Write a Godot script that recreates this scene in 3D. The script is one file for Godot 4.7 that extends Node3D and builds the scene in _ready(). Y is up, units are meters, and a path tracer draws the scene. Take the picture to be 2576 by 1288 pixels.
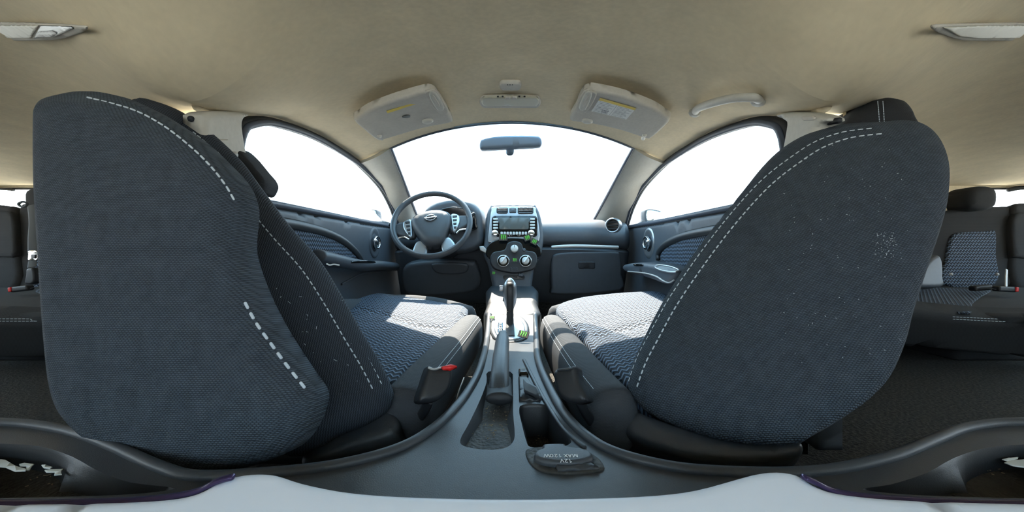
extends Node3D
# Car cabin seen from between the front seats. y up, metres; ground at y = 0, eye 0.8 m up, cabin floor at 0.35.

const F := 1000.0
const EY := 0.8
const EYE := Vector3(0, 0.8, 0)
const FLOOR_Y := 0.35
var M := {}
var used := {}

func _ready():
	# ---------- camera, sky, sun, exposure ----------
	var cam := Camera3D.new()
	cam.name = "camera"
	cam.position = EYE
	cam.fov = rad_to_deg(2.0 * atan(644.0 / F))
	cam.near = 0.02
	cam.far = 400.0
	cam.current = true
	add_child(cam)
	var env := Environment.new()
	env.background_mode = Environment.BG_SKY
	var sky := Sky.new()
	var sm := ProceduralSkyMaterial.new()
	sm.sky_top_color = Color(0.62, 0.83, 0.96)
	sm.sky_horizon_color = Color(0.97, 0.99, 1.0)
	sm.sky_curve = 0.2
	sm.sky_energy_multiplier = 1.0
	sm.ground_bottom_color = Color(0.72, 0.71, 0.68)
	sm.ground_horizon_color = Color(0.95, 0.95, 0.94)
	sm.sun_angle_max = 40.0
	sky.sky_material = sm
	env.sky = sky
	env.background_energy_multiplier = 5.0
	env.tonemap_mode = Environment.TONE_MAPPER_LINEAR
	env.tonemap_exposure = 1.5
	env.sdfgi_enabled = true
	env.ssao_enabled = true
	env.ssil_enabled = true
	var we := WorldEnvironment.new()
	we.environment = env
	add_child(we)
	var sun := DirectionalLight3D.new()
	sun.name = "sun"
	sun.light_color = Color(1.0, 0.96, 0.89)
	sun.light_energy = 7.0
	sun.light_angular_distance = 0.6
	sun.shadow_enabled = true
	add_child(sun)
	var az := deg_to_rad(14.0)      # to the left of straight ahead
	var el := deg_to_rad(58.0)
	var to_sun := Vector3(-sin(az) * cos(el), sin(el), -cos(az) * cos(el))
	sun.look_at_from_position(to_sun * 10.0, Vector3.ZERO, Vector3.UP)

	materials()
	shell()
	doors()
	dashboard()
	steering_wheel()
	console()
	driver_seat()
	passenger_seat()
	rear_seats()
	roof_fittings()
	small_things()
	camera_mount()

# ---------- mesh helpers ----------
class MB:
	var v := PackedVector3Array()
	var uv := PackedVector2Array()
	var ix := PackedInt32Array()
	func add(p: Vector3, t := Vector2.ZERO) -> int:
		v.append(p); uv.append(t); return v.size() - 1
	func tri(a: int, b: int, c: int):
		ix.append(a); ix.append(b); ix.append(c)
	func quad(a: int, b: int, c: int, d: int):
		tri(a, b, c); tri(a, c, d)
	func rows(r: Array, closed := false, uvs: Array = []):
		var base := v.size()
		var n: int = r[0].size()
		for i in r.size():
			for j in n:
				add(r[i][j], uvs[i][j] if uvs.size() else Vector2(float(j) / n, float(i) / r.size()))
		for i in r.size() - 1:
			for j in (n if closed else n - 1):
				var k := (j + 1) % n
				quad(base + i * n + j, base + i * n + k, base + (i + 1) * n + k, base + (i + 1) * n + j)
	# faces point outward of a closed body, or towards `facing` when given
	func commit(facing = null, flat := false) -> ArrayMesh:
		if flat:
			var v2 := PackedVector3Array(); var u2 := PackedVector2Array(); var i2 := PackedInt32Array()
			for k in ix.size():
				v2.append(v[ix[k]]); u2.append(uv[ix[k]]); i2.append(k)
			v = v2; uv = u2; ix = i2
		var s := 0.0
		for k in range(0, ix.size(), 3):
			var a := v[ix[k]]; var b := v[ix[k + 1]]; var c := v[ix[k + 2]]
			if facing == null:
				s += (a - v[0]).dot((b - v[0]).cross(c - v[0]))
			else:
				s += (b - a).cross(c - a).dot(facing - (a + b + c) / 3.0)
		if s > 0.0:   # clockwise seen from outside
			for k in range(0, ix.size(), 3):
				var t := ix[k + 1]; ix[k + 1] = ix[k + 2]; ix[k + 2] = t
		var nn := PackedVector3Array(); nn.resize(v.size())
		for k in range(0, ix.size(), 3):
			var g := (v[ix[k + 2]] - v[ix[k]]).cross(v[ix[k + 1]] - v[ix[k]])
			for q in 3: nn[ix[k + q]] += g
		for k in nn.size(): nn[k] = nn[k].normalized() if nn[k].length_squared() > 0.0 else Vector3.UP
		var arr := []; arr.resize(Mesh.ARRAY_MAX)
		arr[Mesh.ARRAY_VERTEX] = v; arr[Mesh.ARRAY_NORMAL] = nn; arr[Mesh.ARRAY_TEX_UV] = uv; arr[Mesh.ARRAY_INDEX] = ix
		var m := ArrayMesh.new()
		m.add_surface_from_arrays(Mesh.PRIMITIVE_TRIANGLES, arr)
		return m

# A cushion-like body: an outline on a plane, rounded at the rim, domed towards the front, with a flat back.
class Pillow:
	var o: Vector3; var ex: Vector3; var ey: Vector3; var n: Vector3
	var poly: PackedVector2Array
	var r := 0.02; var bulge := 0.02; var dome := 0.0; var dome_len := 0.15; var thick := 0.03; var spread := 0.02
	var seams := []        # [points, depth, width]
	func plane(a: Vector3, b: Vector3, c: Vector3, to := Vector3(0, 0.8, 0), up := Vector3.ZERO):
		o = a
		n = (b - a).cross(c - a).normalized()
		if up != Vector3.ZERO:
			if n.dot(up) < 0: n = -n
		elif n.dot(to - a) < 0: n = -n
		var x := Vector3.RIGHT
		if absf(n.x) > 0.8: x = Vector3(0, 0, -1) * signf(n.x) * -1.0
		ex = (x - n * x.dot(n)).normalized()
		ey = n.cross(ex)
	func flat2(p: Vector3) -> Vector2:
		return Vector2((p - o).dot(ex), (p - o).dot(ey))
	func ray(q: Vector3) -> Vector2:
		var t := (o - Vector3(0, 0.8, 0)).dot(n) / q.dot(n)
		return flat2(Vector3(0, 0.8, 0) + q * t)
	func hit(px: float, py: float) -> Vector2:
		return ray(Vector3((px - 1288.0) / 1000.0, (644.0 - py) / 1000.0, -1))
	func edge(p: Vector2) -> float:
		var best := 1e9
		var m := poly.size()
		for i in m:
			best = minf(best, p.distance_squared_to(Geometry2D.get_closest_point_to_segment(p, poly[i], poly[(i + 1) % m])))
		return sqrt(best)
	func off(p: Vector2) -> float:
		var e := edge(p)
		if not Geometry2D.is_point_in_polygon(p, poly): e = 0.0
		var t := clampf(e / r, 0, 1)
		var h := bulge * sqrt(maxf(0.0, 1.0 - (1.0 - t) * (1.0 - t)))
		h += dome * (1.0 - exp(-pow(e / dome_len, 2)))
		for s in seams:
			var pts: PackedVector2Array = s[0]
			var d := 1e9
			for i in pts.size() - 1:
				d = minf(d, p.distance_squared_to(Geometry2D.get_closest_point_to_segment(p, pts[i], pts[i + 1])))
			h -= s[1] * exp(-d / (s[2] * s[2]))
		return h
	func surf(p: Vector2, lift := 0.0) -> Vector3:
		return o + ex * p.x + ey * p.y + n * (off(p) + lift)
	func at(px: float, py: float, lift := 0.0) -> Vector3:
		var q := hit(px, py)
		var want := q
		for k in 14:
			var w := surf(q, lift)
			q += (want - ray(w - Vector3(0, 0.8, 0))) * 0.5
		return surf(q, lift)
	func seam(points: Array, depth: float, width: float):
		var a := PackedVector2Array()
		for p in points: a.append(hit(p.x, p.y))
		seams.append([a, depth, width])
	func mesh() -> ArrayMesh:
		var rng := RandomNumberGenerator.new(); rng.seed = 7
		var pts := PackedVector2Array(poly)
		var nb := poly.size()
		for fr in [0.08, 0.3, 0.62, 1.0]:
			for ring in Geometry2D.offset_polygon(poly, -r * fr, Geometry2D.JOIN_ROUND):
				if Geometry2D.is_polygon_clockwise(ring) != Geometry2D.is_polygon_clockwise(poly): continue
				var m: int = ring.size()
				for i in m:
					var a: Vector2 = ring[i]; var b: Vector2 = ring[(i + 1) % m]
					var k := maxi(1, int(a.distance_to(b) / (spread * 1.2)))
					for j in k: pts.append(a.lerp(b, float(j) / k))
		var lo := poly[0]; var hi := poly[0]
		for p in poly: lo = lo.min(p); hi = hi.max(p)
		var x := lo.x
		while x < hi.x:
			var y := lo.y
			while y < hi.y:
				var p := Vector2(x + rng.randf_range(-0.2, 0.2) * spread, y + rng.randf_range(-0.2, 0.2) * spread)
				if Geometry2D.is_point_in_polygon(p, poly) and edge(p) > r + spread * 0.5: pts.append(p)
				y += spread
			x += spread
		var keep := PackedVector2Array(); var seen := {}
		for i in pts.size():
			var key := Vector2i((pts[i] * 8000.0).round())
			if i < nb or not seen.has(key): keep.append(pts[i] + Vector2(rng.randf(), rng.randf()) * 1e-6)
			seen[key] = true
		pts = keep
		var tris := Geometry2D.triangulate_delaunay(pts)
		var mb := MB.new()
		for i in pts.size(): mb.add(surf(pts[i]) if i >= nb else o + ex * pts[i].x + ey * pts[i].y, pts[i])
		for k in range(0, tris.size(), 3):
			var c := (pts[tris[k]] + pts[tris[k + 1]] + pts[tris[k + 2]]) / 3.0
			if Geometry2D.is_point_in_polygon(c, poly):
				var ar := (pts[tris[k + 1]] - pts[tris[k]]).cross(pts[tris[k + 2]] - pts[tris[k]])
				if absf(ar) < 1e-12: continue
				if ar > 0: mb.tri(tris[k], tris[k + 1], tris[k + 2])
				else: mb.tri(tris[k], tris[k + 2], tris[k + 1])
		# rim and back
		var cw := Geometry2D.is_polygon_clockwise(poly)   # in Godot's y-down sense: counter-clockwise here
		var cen := Vector2.ZERO
		for p in poly: cen += p
		cen /= nb
		var b0 := mb.v.size()
		for i in nb: mb.add(mb.v[i] - n * thick, poly[i])
		var back := Geometry2D.triangulate_polygon(poly)
		var up := 1.0 if cw else -1.0
		for i in nb:
			var j := (i + 1) % nb
			var s2 := area2() > 0
			if s2: mb.quad(i, b0 + i, b0 + j, j)
			else: mb.quad(i, j, b0 + j, b0 + i)
		for k in range(0, back.size(), 3):
			var ar := (poly[back[k + 1]] - poly[back[k]]).cross(poly[back[k + 2]] - poly[back[k]])
			if ar > 0: mb.tri(b0 + back[k], b0 + back[k + 2], b0 + back[k + 1])
			else: mb.tri(b0 + back[k], b0 + back[k + 1], b0 + back[k + 2])
		return mb.commit()
	func area2() -> float:
		var s := 0.0
		for i in poly.size(): s += poly[i].cross(poly[(i + 1) % poly.size()])
		return s

func P(px: float, py: float, d: float) -> Vector3:
	return Vector3((px - 1288.0) / F * d, EY + (644.0 - py) / F * d, -d)
func Q(x: float, y: float, d: float) -> Vector3:   # metres from the eye
	return Vector3(x, EY + y, -d)
func V2(list: Array) -> Array:
	var a := []
	for i in range(0, list.size(), 2): a.append(Vector2(list[i], list[i + 1]))
	return a
func smooth2(pts: Array, closed := true, sub := 5) -> Array:
	var out := []
	var n := pts.size()
	for i in (n if closed else n - 1):
		var p0 = pts[(i - 1 + n) % n] if closed or i > 0 else pts[0]
		var p1 = pts[i]; var p2 = pts[(i + 1) % n]
		var p3 = pts[(i + 2) % n] if closed or i + 2 < n else pts[n - 1]
		for k in sub:
			var t := float(k) / sub
			out.append(0.5 * ((2.0 * p1) + (p2 - p0) * t + (2.0 * p0 - 5.0 * p1 + 4.0 * p2 - p3) * t * t + (3.0 * p1 - p0 - 3.0 * p2 + p3) * t * t * t))
	if not closed: out.append(pts[n - 1])
	return out
func rounded(x0: float, y0: float, x1: float, y1: float, rr: float) -> Array:
	var out := []
	for c in [[x1 - rr, y0 + rr, -PI / 2], [x1 - rr, y1 - rr, 0.0], [x0 + rr, y1 - rr, PI / 2], [x0 + rr, y0 + rr, PI]]:
		for k in 5:
			var a: float = c[2] + k * PI / 8
			out.append(Vector2(c[0] + rr * cos(a), c[1] + rr * sin(a)))
	return out
func ellipse(cx: float, cy: float, rx: float, ry: float, n := 24, turn := 0.0) -> Array:
	var out := []
	for k in n: out.append(Vector2(cx, cy) + Vector2(rx * cos(TAU * k / n), ry * sin(TAU * k / n)).rotated(turn))
	return out
# outline in photograph pixels on the plane through three points
func pillow(outline: Array, pl: Array, r: float, bulge: float, thick: float, opt := {}) -> Pillow:
	var w := Pillow.new()
	w.plane(pl[0], pl[1], pl[2], EYE, opt.get("up", Vector3.ZERO))
	w.r = r; w.bulge = bulge; w.thick = thick
	w.dome = opt.get("dome", 0.0); w.dome_len = opt.get("dome_len", 0.15); w.spread = opt.get("spread", 0.02)
	var step: float = opt.get("step", w.spread * 0.7)
	var a := PackedVector2Array()
	for p in outline: a.append(w.hit(p.x, p.y))
	var b := PackedVector2Array()
	for i in a.size():
		var q := a[(i + 1) % a.size()]
		var k := maxi(1, int(round(a[i].distance_to(q) / step)))
		for j in k: b.append(a[i].lerp(q, float(j) / k))
	var c := PackedVector2Array()
	for p in b:
		if c.size() == 0 or p.distance_to(c[c.size() - 1]) > step * 0.15: c.append(p)
	if c[0].distance_to(c[c.size() - 1]) < step * 0.15: c.remove_at(c.size() - 1)
	w.poly = c
	return w
func facing_plane(px: float, py: float, d: float) -> Array:   # upright, across the car
	return [P(px, py, d), P(px + 100, py, d), P(px, py + 100, d)]

func sweep(path: Array, rx, ry, up := Vector3.UP, sides := 12, cap := true, closed := false) -> ArrayMesh:
	var mb := MB.new()
	sweep_into(mb, path, rx, ry, up, sides, cap, closed)
	return mb.commit()
func sweep_into(mb: MB, path: Array, rx, ry, up := Vector3.UP, sides := 12, cap := true, closed := false, power := 2.0):
	var n := path.size()
	var rr := []
	for i in n:
		var t: Vector3 = (path[(i + 1) % n] - path[(i - 1 + n) % n]) if closed else path[mini(i + 1, n - 1)] - path[maxi(i - 1, 0)]
		t = t.normalized()
		var side := t.cross(up).normalized()
		if side.length() < 0.1: side = t.cross(Vector3.RIGHT).normalized()
		var u := side.cross(t).normalized()
		var a: float = rx[i] if rx is Array else rx
		var b: float = ry[i] if ry is Array else ry
		var row := []
		for k in sides:
			var g := TAU * k / sides
			var cc := cos(g); var ss := sin(g)
			row.append(path[i] + side * a * signf(cc) * pow(absf(cc), 2.0 / power) + u * b * signf(ss) * pow(absf(ss), 2.0 / power))
		if cap and not closed and i == 0:
			var rs: float = minf(a, b)
			for f in [[0.0, 0.5], [0.55, 0.42], [0.85, 0.22]]: rr.append(shrink(row, path[i], f[0], -t * rs * f[1]))
		rr.append(row)
		if cap and not closed and i == n - 1:
			var rs: float = minf(a, b)
			for f in [[0.85, 0.22], [0.55, 0.42], [0.0, 0.5]]: rr.append(shrink(row, path[i], f[0], t * rs * f[1]))
	if closed: rr.append(rr[0].duplicate())
	mb.rows(rr, true)
func shrink(row: Array, c: Vector3, f: float, shift: Vector3) -> Array:
	var o := []
	for p in row: o.append(c + (p - c) * f + shift)
	return o
func rbox(size: Vector3, r: float, at := Transform3D.IDENTITY) -> ArrayMesh:
	var mb := MB.new()
	rbox_into(mb, size, r, at)
	return mb.commit()
func rbox_into(mb: MB, size: Vector3, r: float, at := Transform3D.IDENTITY):
	var h := size / 2.0
	r = minf(r, minf(h.x, minf(h.y, h.z)) * 0.98)
	for ax in 3:
		for sg in [-1.0, 1.0]:
			var rows := []
			for i in 6:
				var row := []
				for j in 6:
					var c := Vector3.ZERO
					c[ax] = sg * h[ax]
					c[(ax + 1) % 3] = edge_pos(i, h[(ax + 1) % 3], r)
					c[(ax + 2) % 3] = edge_pos(j, h[(ax + 2) % 3], r) * sg
					var inner := c.clamp(-(h - Vector3.ONE * r), h - Vector3.ONE * r)
					row.append(at * (inner + (c - inner).normalized() * r))
				rows.append(row)
			mb.rows(rows)
func edge_pos(i: int, h: float, r: float) -> float:
	return [-h, -h + r * 0.6, -h + r, h - r, h - r * 0.6, h][i]
func grid(fn: Callable, nu: int, nv: int, facing = null) -> ArrayMesh:
	var rows := []
	for i in nv + 1:
		var row := []
		for j in nu + 1: row.append(fn.call(float(j) / nu, float(i) / nv))
		rows.append(row)
	var mb := MB.new(); mb.rows(rows)
	return mb.commit(facing)
# a sheet with thickness: fn gives the near face, `th` a displacement to the far face
func slab(fn: Callable, nu: int, nv: int, th: Vector3) -> ArrayMesh:
	var mb := MB.new()
	var f := []; var b := []
	for i in nv + 1:
		var r1 := []; var r2 := []
		for j in nu + 1:
			var p: Vector3 = fn.call(float(j) / nu, float(i) / nv)
			r1.append(p); r2.append(p + th)
		f.append(r1); b.append(r2)
	mb.rows(f)
	for i in b: i.reverse()
	mb.rows(b)
	var loop := []
	for j in nu + 1: loop.append(f[0][j])
	for i in range(1, nv + 1): loop.append(f[i][nu])
	for j in range(nu - 1, -1, -1): loop.append(f[nv][j])
	for i in range(nv - 1, -1, -1): loop.append(f[i][0])
	var l2 := []
	for p in loop: l2.append(p + th)
	mb.rows([l2, loop])
	return mb.commit()
# a prism over a polygon in (x, depth), from y0 to y1 (metres from the eye)
func prism(poly: Array, y0: float, y1: float) -> ArrayMesh:
	var mb := MB.new()
	var pp := PackedVector2Array(poly)
	var t := Geometry2D.triangulate_polygon(pp)
	for y in [y0, y1]:
		var b := mb.v.size()
		for p in poly: mb.add(Q(p.x, y, p.y), p)
		for k in range(0, t.size(), 3):
			var up: bool = (pp[t[k + 1]] - pp[t[k]]).cross(pp[t[k + 2]] - pp[t[k]]) > 0
			if up == (y == y1): mb.tri(b + t[k], b + t[k + 1], b + t[k + 2])
			else: mb.tri(b + t[k], b + t[k + 2], b + t[k + 1])
	var s := 0.0
	for i in poly.size(): s += poly[i].cross(poly[(i + 1) % poly.size()])
	for i in poly.size():
		var a = poly[i]; var c = poly[(i + 1) % poly.size()]
		var b := mb.v.size()
		mb.add(Q(a.x, y0, a.y)); mb.add(Q(c.x, y0, c.y)); mb.add(Q(c.x, y1, c.y)); mb.add(Q(a.x, y1, a.y))
		if s > 0: mb.quad(b, b + 1, b + 2, b + 3)
		else: mb.quad(b, b + 3, b + 2, b + 1)
	return mb.commit()
func box_at(lo: Vector3, hi: Vector3, r := 0.004) -> ArrayMesh:
	return rbox((hi - lo).abs(), r, Transform3D(Basis.IDENTITY, (lo + hi) / 2.0))
# disc or knob turned about an axis: profile of (radius, height)
func lathe(c: Vector3, axis: Vector3, prof: Array, n := 24) -> ArrayMesh:
	var mb := MB.new()
	var z := axis.normalized()
	var x := z.cross(Vector3.UP if absf(z.y) < 0.9 else Vector3.RIGHT).normalized()
	var y := z.cross(x)
	var rows := []
	for p in prof:
		var row := []
		for k in n: row.append(c + z * p[1] + (x * cos(TAU * k / n) + y * sin(TAU * k / n)) * p[0])
		rows.append(row)
	mb.rows(rows, true)
	return mb.commit()
func path3(pts: Array, sub := 5) -> Array:
	return smooth2(pts, false, sub)
func resample(path: Array, step: float) -> Array:
	var out := []
	var left := 0.0
	for i in path.size() - 1:
		var a: Vector3 = path[i]; var b: Vector3 = path[i + 1]
		var l := a.distance_to(b)
		var t := left
		while t < l:
			out.append([a.lerp(b, t / l), (b - a).normalized()])
			t += step
		left = t - l
	return out

# ---------- nodes ----------
func numbered(called: String) -> String:
	if not used.has(called):
		used[called] = 0
		return called
	used[called] += 1
	return "%s_%03d" % [called, used[called]]
func meta(o: Node, label := "", category := "", group := "", kind := ""):
	if label: o.set_meta("label", label)
	if category: o.set_meta("category", category)
	if group: o.set_meta("group", group)
	if kind: o.set_meta("kind", kind)
func thing(called: String, base: Vector3, label: String, category: String, group := "", kind := "") -> Node3D:
	var o := Node3D.new()
	o.name = numbered(called)
	add_child(o)
	o.position = base
	meta(o, label, category, group, kind)
	return o
func part(parent: Node3D, called: String, mesh: Mesh, mat: Material, label := "", kind := "") -> MeshInstance3D:
	var o := MeshInstance3D.new()
	o.mesh = mesh
	o.material_override = mat
	o.name = called
	parent.add_child(o, true)
	if parent.get_parent() == self and not parent is MeshInstance3D: o.position = -parent.position
	meta(o, label, "", "", kind)
	return o
func single(called: String, mesh: Mesh, mat: Material, label: String, category: String, group := "", kind := "") -> MeshInstance3D:
	var o := MeshInstance3D.new()
	o.mesh = mesh
	o.material_override = mat
	o.name = numbered(called)
	add_child(o)
	meta(o, label, category, group, kind)
	return o
func structure(called: String, mesh: Mesh, mat: Material, label := "") -> MeshInstance3D:
	var o := MeshInstance3D.new()
	o.mesh = mesh
	o.material_override = mat
	o.name = called
	add_child(o)
	meta(o, label, "", "", "structure")
	return o
# thread stitches, each a short rounded piece lying along a seam
func stitches(parent: Node3D, path: Array, pitch: float, length: float, r: float, mat: Material, lean := 0.0, n := Vector3.ZERO):
	var cap := CapsuleMesh.new()
	cap.radius = r; cap.height = length; cap.radial_segments = 6; cap.rings = 2
	for s in resample(path, pitch):
		var o := MeshInstance3D.new()
		o.mesh = cap; o.material_override = mat; o.name = "stitch"
		parent.add_child(o, true)
		var y: Vector3 = s[1]
		if lean != 0.0: y = y.rotated(n.normalized(), lean)
		var x := y.cross(Vector3.FORWARD if absf(y.z) < 0.9 else Vector3.UP).normalized()
		o.transform = Transform3D(Basis(x, y, x.cross(y)), s[0])
func stitch_line(parent: Node3D, path: Array, pitch: float, length: float, r: float, mat: Material):
	var mb := MB.new()
	for s in resample(path, pitch):
		var a: Vector3 = s[0] - s[1] * length / 2; var b: Vector3 = s[0] + s[1] * length / 2
		sweep_into(mb, [a, b], r, r, Vector3(0.1, 1, 0.2), 5)
	if mb.v.size(): part(parent, "stitching", mb.commit(), mat, "", "stuff")

# ---------- materials ----------
func tex(img: Image) -> ImageTexture:
	img.generate_mipmaps()
	return ImageTexture.create_from_image(img)
func noise_img(freq: float, sd: int, size := 256) -> Image:
	var nz := FastNoiseLite.new()
	nz.seed = sd; nz.frequency = freq
	nz.noise_type = FastNoiseLite.TYPE_SIMPLEX_SMOOTH
	nz.fractal_octaves = 3
	var im := nz.get_seamless_image(size, size)
	im.convert(Image.FORMAT_RGB8)
	return im
func normal_of(im: Image, k: float) -> ImageTexture:
	var c: Image = im.duplicate()
	c.clear_mipmaps()
	c.convert(Image.FORMAT_RGBA8)
	c.bump_map_to_normal_map(k)
	return tex(c)
func paint(size: Vector2i, fn: Callable) -> Image:
	var im := Image.create(size.x, size.y, false, Image.FORMAT_RGB8)
	for y in size.y:
		for x in size.x: im.set_pixel(x, y, fn.call(float(x) / size.x, float(y) / size.y))
	return im
func mat(c: Color, rough := 0.7, metal := 0.0, spec := 0.5) -> StandardMaterial3D:
	var m := StandardMaterial3D.new()
	m.albedo_color = c; m.roughness = rough; m.metallic = metal; m.metallic_specular = spec
	return m
func textured(c: Color, albedo: Image, bump: Image, k: float, scale: float, rough: float, tri := true) -> StandardMaterial3D:
	var m := mat(c, rough)
	if albedo: m.albedo_texture = tex(albedo)
	if bump:
		m.normal_enabled = true
		m.normal_texture = normal_of(bump, k)
		m.normal_scale = 1.0
	m.uv1_triplanar = tri
	m.uv1_world_triplanar = tri
	m.uv1_scale = Vector3.ONE * scale
	return m
func materials():
	var rng := RandomNumberGenerator.new(); rng.seed = 11
	var grain := noise_img(0.09, 3)
	var coarse := noise_img(0.012, 5)
	var mottled := paint(Vector2i(256, 256), func(u, v):
		var g: float = 0.95 + 0.05 * (coarse.get_pixel(int(u * 255), int(v * 255)).r - 0.5) + 0.05 * (grain.get_pixel(int(u * 255), int(v * 255)).r - 0.5)
		return Color(g, g, g))
	# knitted seat cloth: offset rows of small loops
	var knit := paint(Vector2i(128, 128), func(u, v):
		var row := floorf(v * 16.0)
		var fx := fposmod(u * 8.0 + 0.5 * fposmod(row, 2.0), 1.0) - 0.5
		var fy := fposmod(v * 16.0, 1.0) - 0.5
		var g := clampf(1.15 - 3.4 * (fx * fx * 0.9 + fy * fy), 0.35, 1.0)
		return Color(g, g, g))
	var knit_col := paint(Vector2i(256, 256), func(u, v):
		var g: float = knit.get_pixel(int(fposmod(u * 2.0, 1.0) * 127.9), int(fposmod(v * 2.0, 1.0) * 127.9)).r
		g = 0.52 + 0.48 * g
		g *= 0.93 + 0.14 * coarse.get_pixel(int(u * 255), int(v * 255)).r
		return Color(g, g, g))
	var knit2 := paint(Vector2i(256, 256), func(u, v): return knit.get_pixel(int(fposmod(u * 2.0, 1.0) * 127.9), int(fposmod(v * 2.0, 1.0) * 127.9)))
	M.knit = textured(Color(0.31, 0.355, 0.40), knit_col, knit2, 6.0, 12.0, 0.92, false)
	var rib := paint(Vector2i(256, 256), func(u, v):
		var g := 0.5 + 0.5 * sin(TAU * (u * 24.0 + 0.12 * sin(TAU * v * 20.0)))
		g = 0.55 + 0.45 * g * (0.85 + 0.15 * sin(TAU * v * 40.0))
		return Color(g, g, g))
	M.rib = textured(Color(0.25, 0.285, 0.33), rib, rib, 3.0, 11.0, 0.9, false)
	# dark zigzag cloth of the seat centres: light blue-grey zigzag ribs on near-black
	var zig := paint(Vector2i(256, 256), func(u, v):
		var saw: float = absf(fposmod(u * 8.0, 1.0) * 2.0 - 1.0)
		var y := fposmod(v * 8.0 + saw * 0.62, 1.0)
		var on := smoothstep(0.08, 0.16, y) * (1.0 - smoothstep(0.5, 0.6, y))
		var th: float = 0.85 + 0.3 * (grain.get_pixel(int(u * 255), int(v * 255)).r - 0.5)
		var c := Color(0.13, 0.16, 0.21).lerp(Color(0.47, 0.55, 0.65), on) * th
		return Color(c.r, c.g, c.b))
	var zig_b := paint(Vector2i(256, 256), func(u, v):
		var saw: float = absf(fposmod(u * 8.0, 1.0) * 2.0 - 1.0)
		var y := fposmod(v * 8.0 + saw * 0.62, 1.0)
		var g := smoothstep(0.0, 0.3, y) * (1.0 - smoothstep(0.4, 0.7, y))
		return Color(g, g, g))
	M.zigzag = textured(Color(1, 1, 1), zig, zig_b, 5.0, 7.5, 0.85, false)
	M.zigzag_door = textured(Color(0.95, 0.95, 0.95), zig, zig_b, 5.0, 9.0, 0.85, false)
	M.zigzag_rear = textured(Color(1, 1, 1), zig, zig_b, 5.0, 7.0, 0.85, false)
	M.headliner = textured(Color(0.92, 0.85, 0.72), mottled, grain, 0.25, 2.5, 0.95)
	M.pillar = textured(Color(0.78, 0.765, 0.72), mottled, grain, 0.2, 3.0, 0.6)
	M.visor = textured(Color(0.79, 0.765, 0.72), mottled, grain, 0.25, 4.0, 0.85)
	M.plastic = textured(Color(0.255, 0.27, 0.29), mottled, grain, 0.7, 18.0, 0.45)
	M.dash = textured(Color(0.27, 0.29, 0.315), mottled, grain, 0.7, 14.0, 0.48)
	M.door_plastic = textured(Color(0.29, 0.315, 0.345), mottled, grain, 0.6, 14.0, 0.52)
	M.dark_plastic = textured(Color(0.15, 0.16, 0.175), mottled, grain, 0.6, 18.0, 0.45)
	M.cushion_side = textured(Color(0.25, 0.265, 0.285), mottled, knit2, 1.5, 12.0, 0.88)
	M.black_cloth = textured(Color(0.155, 0.16, 0.17), mottled, knit2, 1.5, 12.0, 0.9)
	var pile := paint(Vector2i(256, 256), func(u, v):
		var g: float = 0.75 + 0.8 * (grain.get_pixel(int(u * 255), int(v * 255)).r - 0.5) + 0.35 * (rng.randf() - 0.5)
		if rng.randf() < 0.004: g += 0.6
		return Color(clampf(g, 0, 1), clampf(g * 0.98, 0, 1), clampf(g * 0.95, 0, 1)))
	M.carpet = textured(Color(0.30, 0.295, 0.28), pile, pile, 4.0, 4.0, 0.98)
	# dusty tray: the same dark plastic with crumbs and dust specks
	var dusty := paint(Vector2i(256, 256), func(u, v):
		var g: float = 0.8 + 0.5 * (coarse.get_pixel(int(u * 255), int(v * 255)).r - 0.5)
		if rng.randf() < 0.02: g += 0.5 * rng.randf()
		return Color(clampf(g, 0, 1), clampf(g * 0.97, 0, 1), clampf(g * 0.92, 0, 1)))
	M.tray = textured(Color(0.30, 0.31, 0.32), dusty, grain, 2.0, 5.0, 0.65)
	M.mat_brown = textured(Color(0.21, 0.20, 0.185), dusty, grain, 3.0, 5.0, 0.85)
	M.rubber = mat(Color(0.12, 0.13, 0.145), 0.6)
	M.seal = mat(Color(0.28, 0.31, 0.36), 0.5)
	M.black = mat(Color(0.05, 0.05, 0.06), 0.35)
	M.gloss_black = mat(Color(0.04, 0.045, 0.05), 0.12)
	M.chrome = mat(Color(0.88, 0.89, 0.9), 0.16, 1.0)
	M.silver = mat(Color(0.66, 0.68, 0.70), 0.34, 0.85)
	M.satin = mat(Color(0.70, 0.70, 0.69), 0.45, 0.3)
	M.knob = mat(Color(0.78, 0.78, 0.76), 0.4)
	M.thread = mat(Color(0.80, 0.84, 0.87), 0.8)
	M.red = mat(Color(0.85, 0.16, 0.15), 0.4)
	M.green = mat(Color(0.33, 0.85, 0.22), 0.5)
	M.yellow = mat(Color(0.88, 0.78, 0.36), 0.6)
	M.paper = mat(Color(0.90, 0.92, 0.92), 0.8)
	M.white = mat(Color(0.86, 0.86, 0.86), 0.6)
	M.mount = mat(Color(0.90, 0.92, 0.96), 0.42)
	M.rim = mat(Color(0.27, 0.22, 0.36), 0.2, 0.4)
	M.lens = mat(Color(0.70, 0.68, 0.60), 0.45)
	M.lens_dark = mat(Color(0.30, 0.31, 0.30), 0.3)
	M.belt = mat(Color(0.36, 0.38, 0.40), 0.85)
	M.orange = mat(Color(0.95, 0.45, 0.12), 0.4)
	M.mirror = mat(Color(0.85, 0.9, 0.93), 0.03, 1.0)
	M.car_paint = mat(Color(0.75, 0.77, 0.8), 0.25, 0.2)
	M.concrete = textured(Color(0.78, 0.77, 0.75), mottled, grain, 2.0, 0.5, 0.95)
	M.siding = mat(Color(0.93, 0.86, 0.80), 0.7)
	M.crumb = mat(Color(0.55, 0.48, 0.38), 0.9)
	M.glass = mat(Color(0.80, 0.93, 1.0, 0.07), 0.02)
	M.glass.transparency = BaseMaterial3D.TRANSPARENCY_ALPHA
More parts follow.
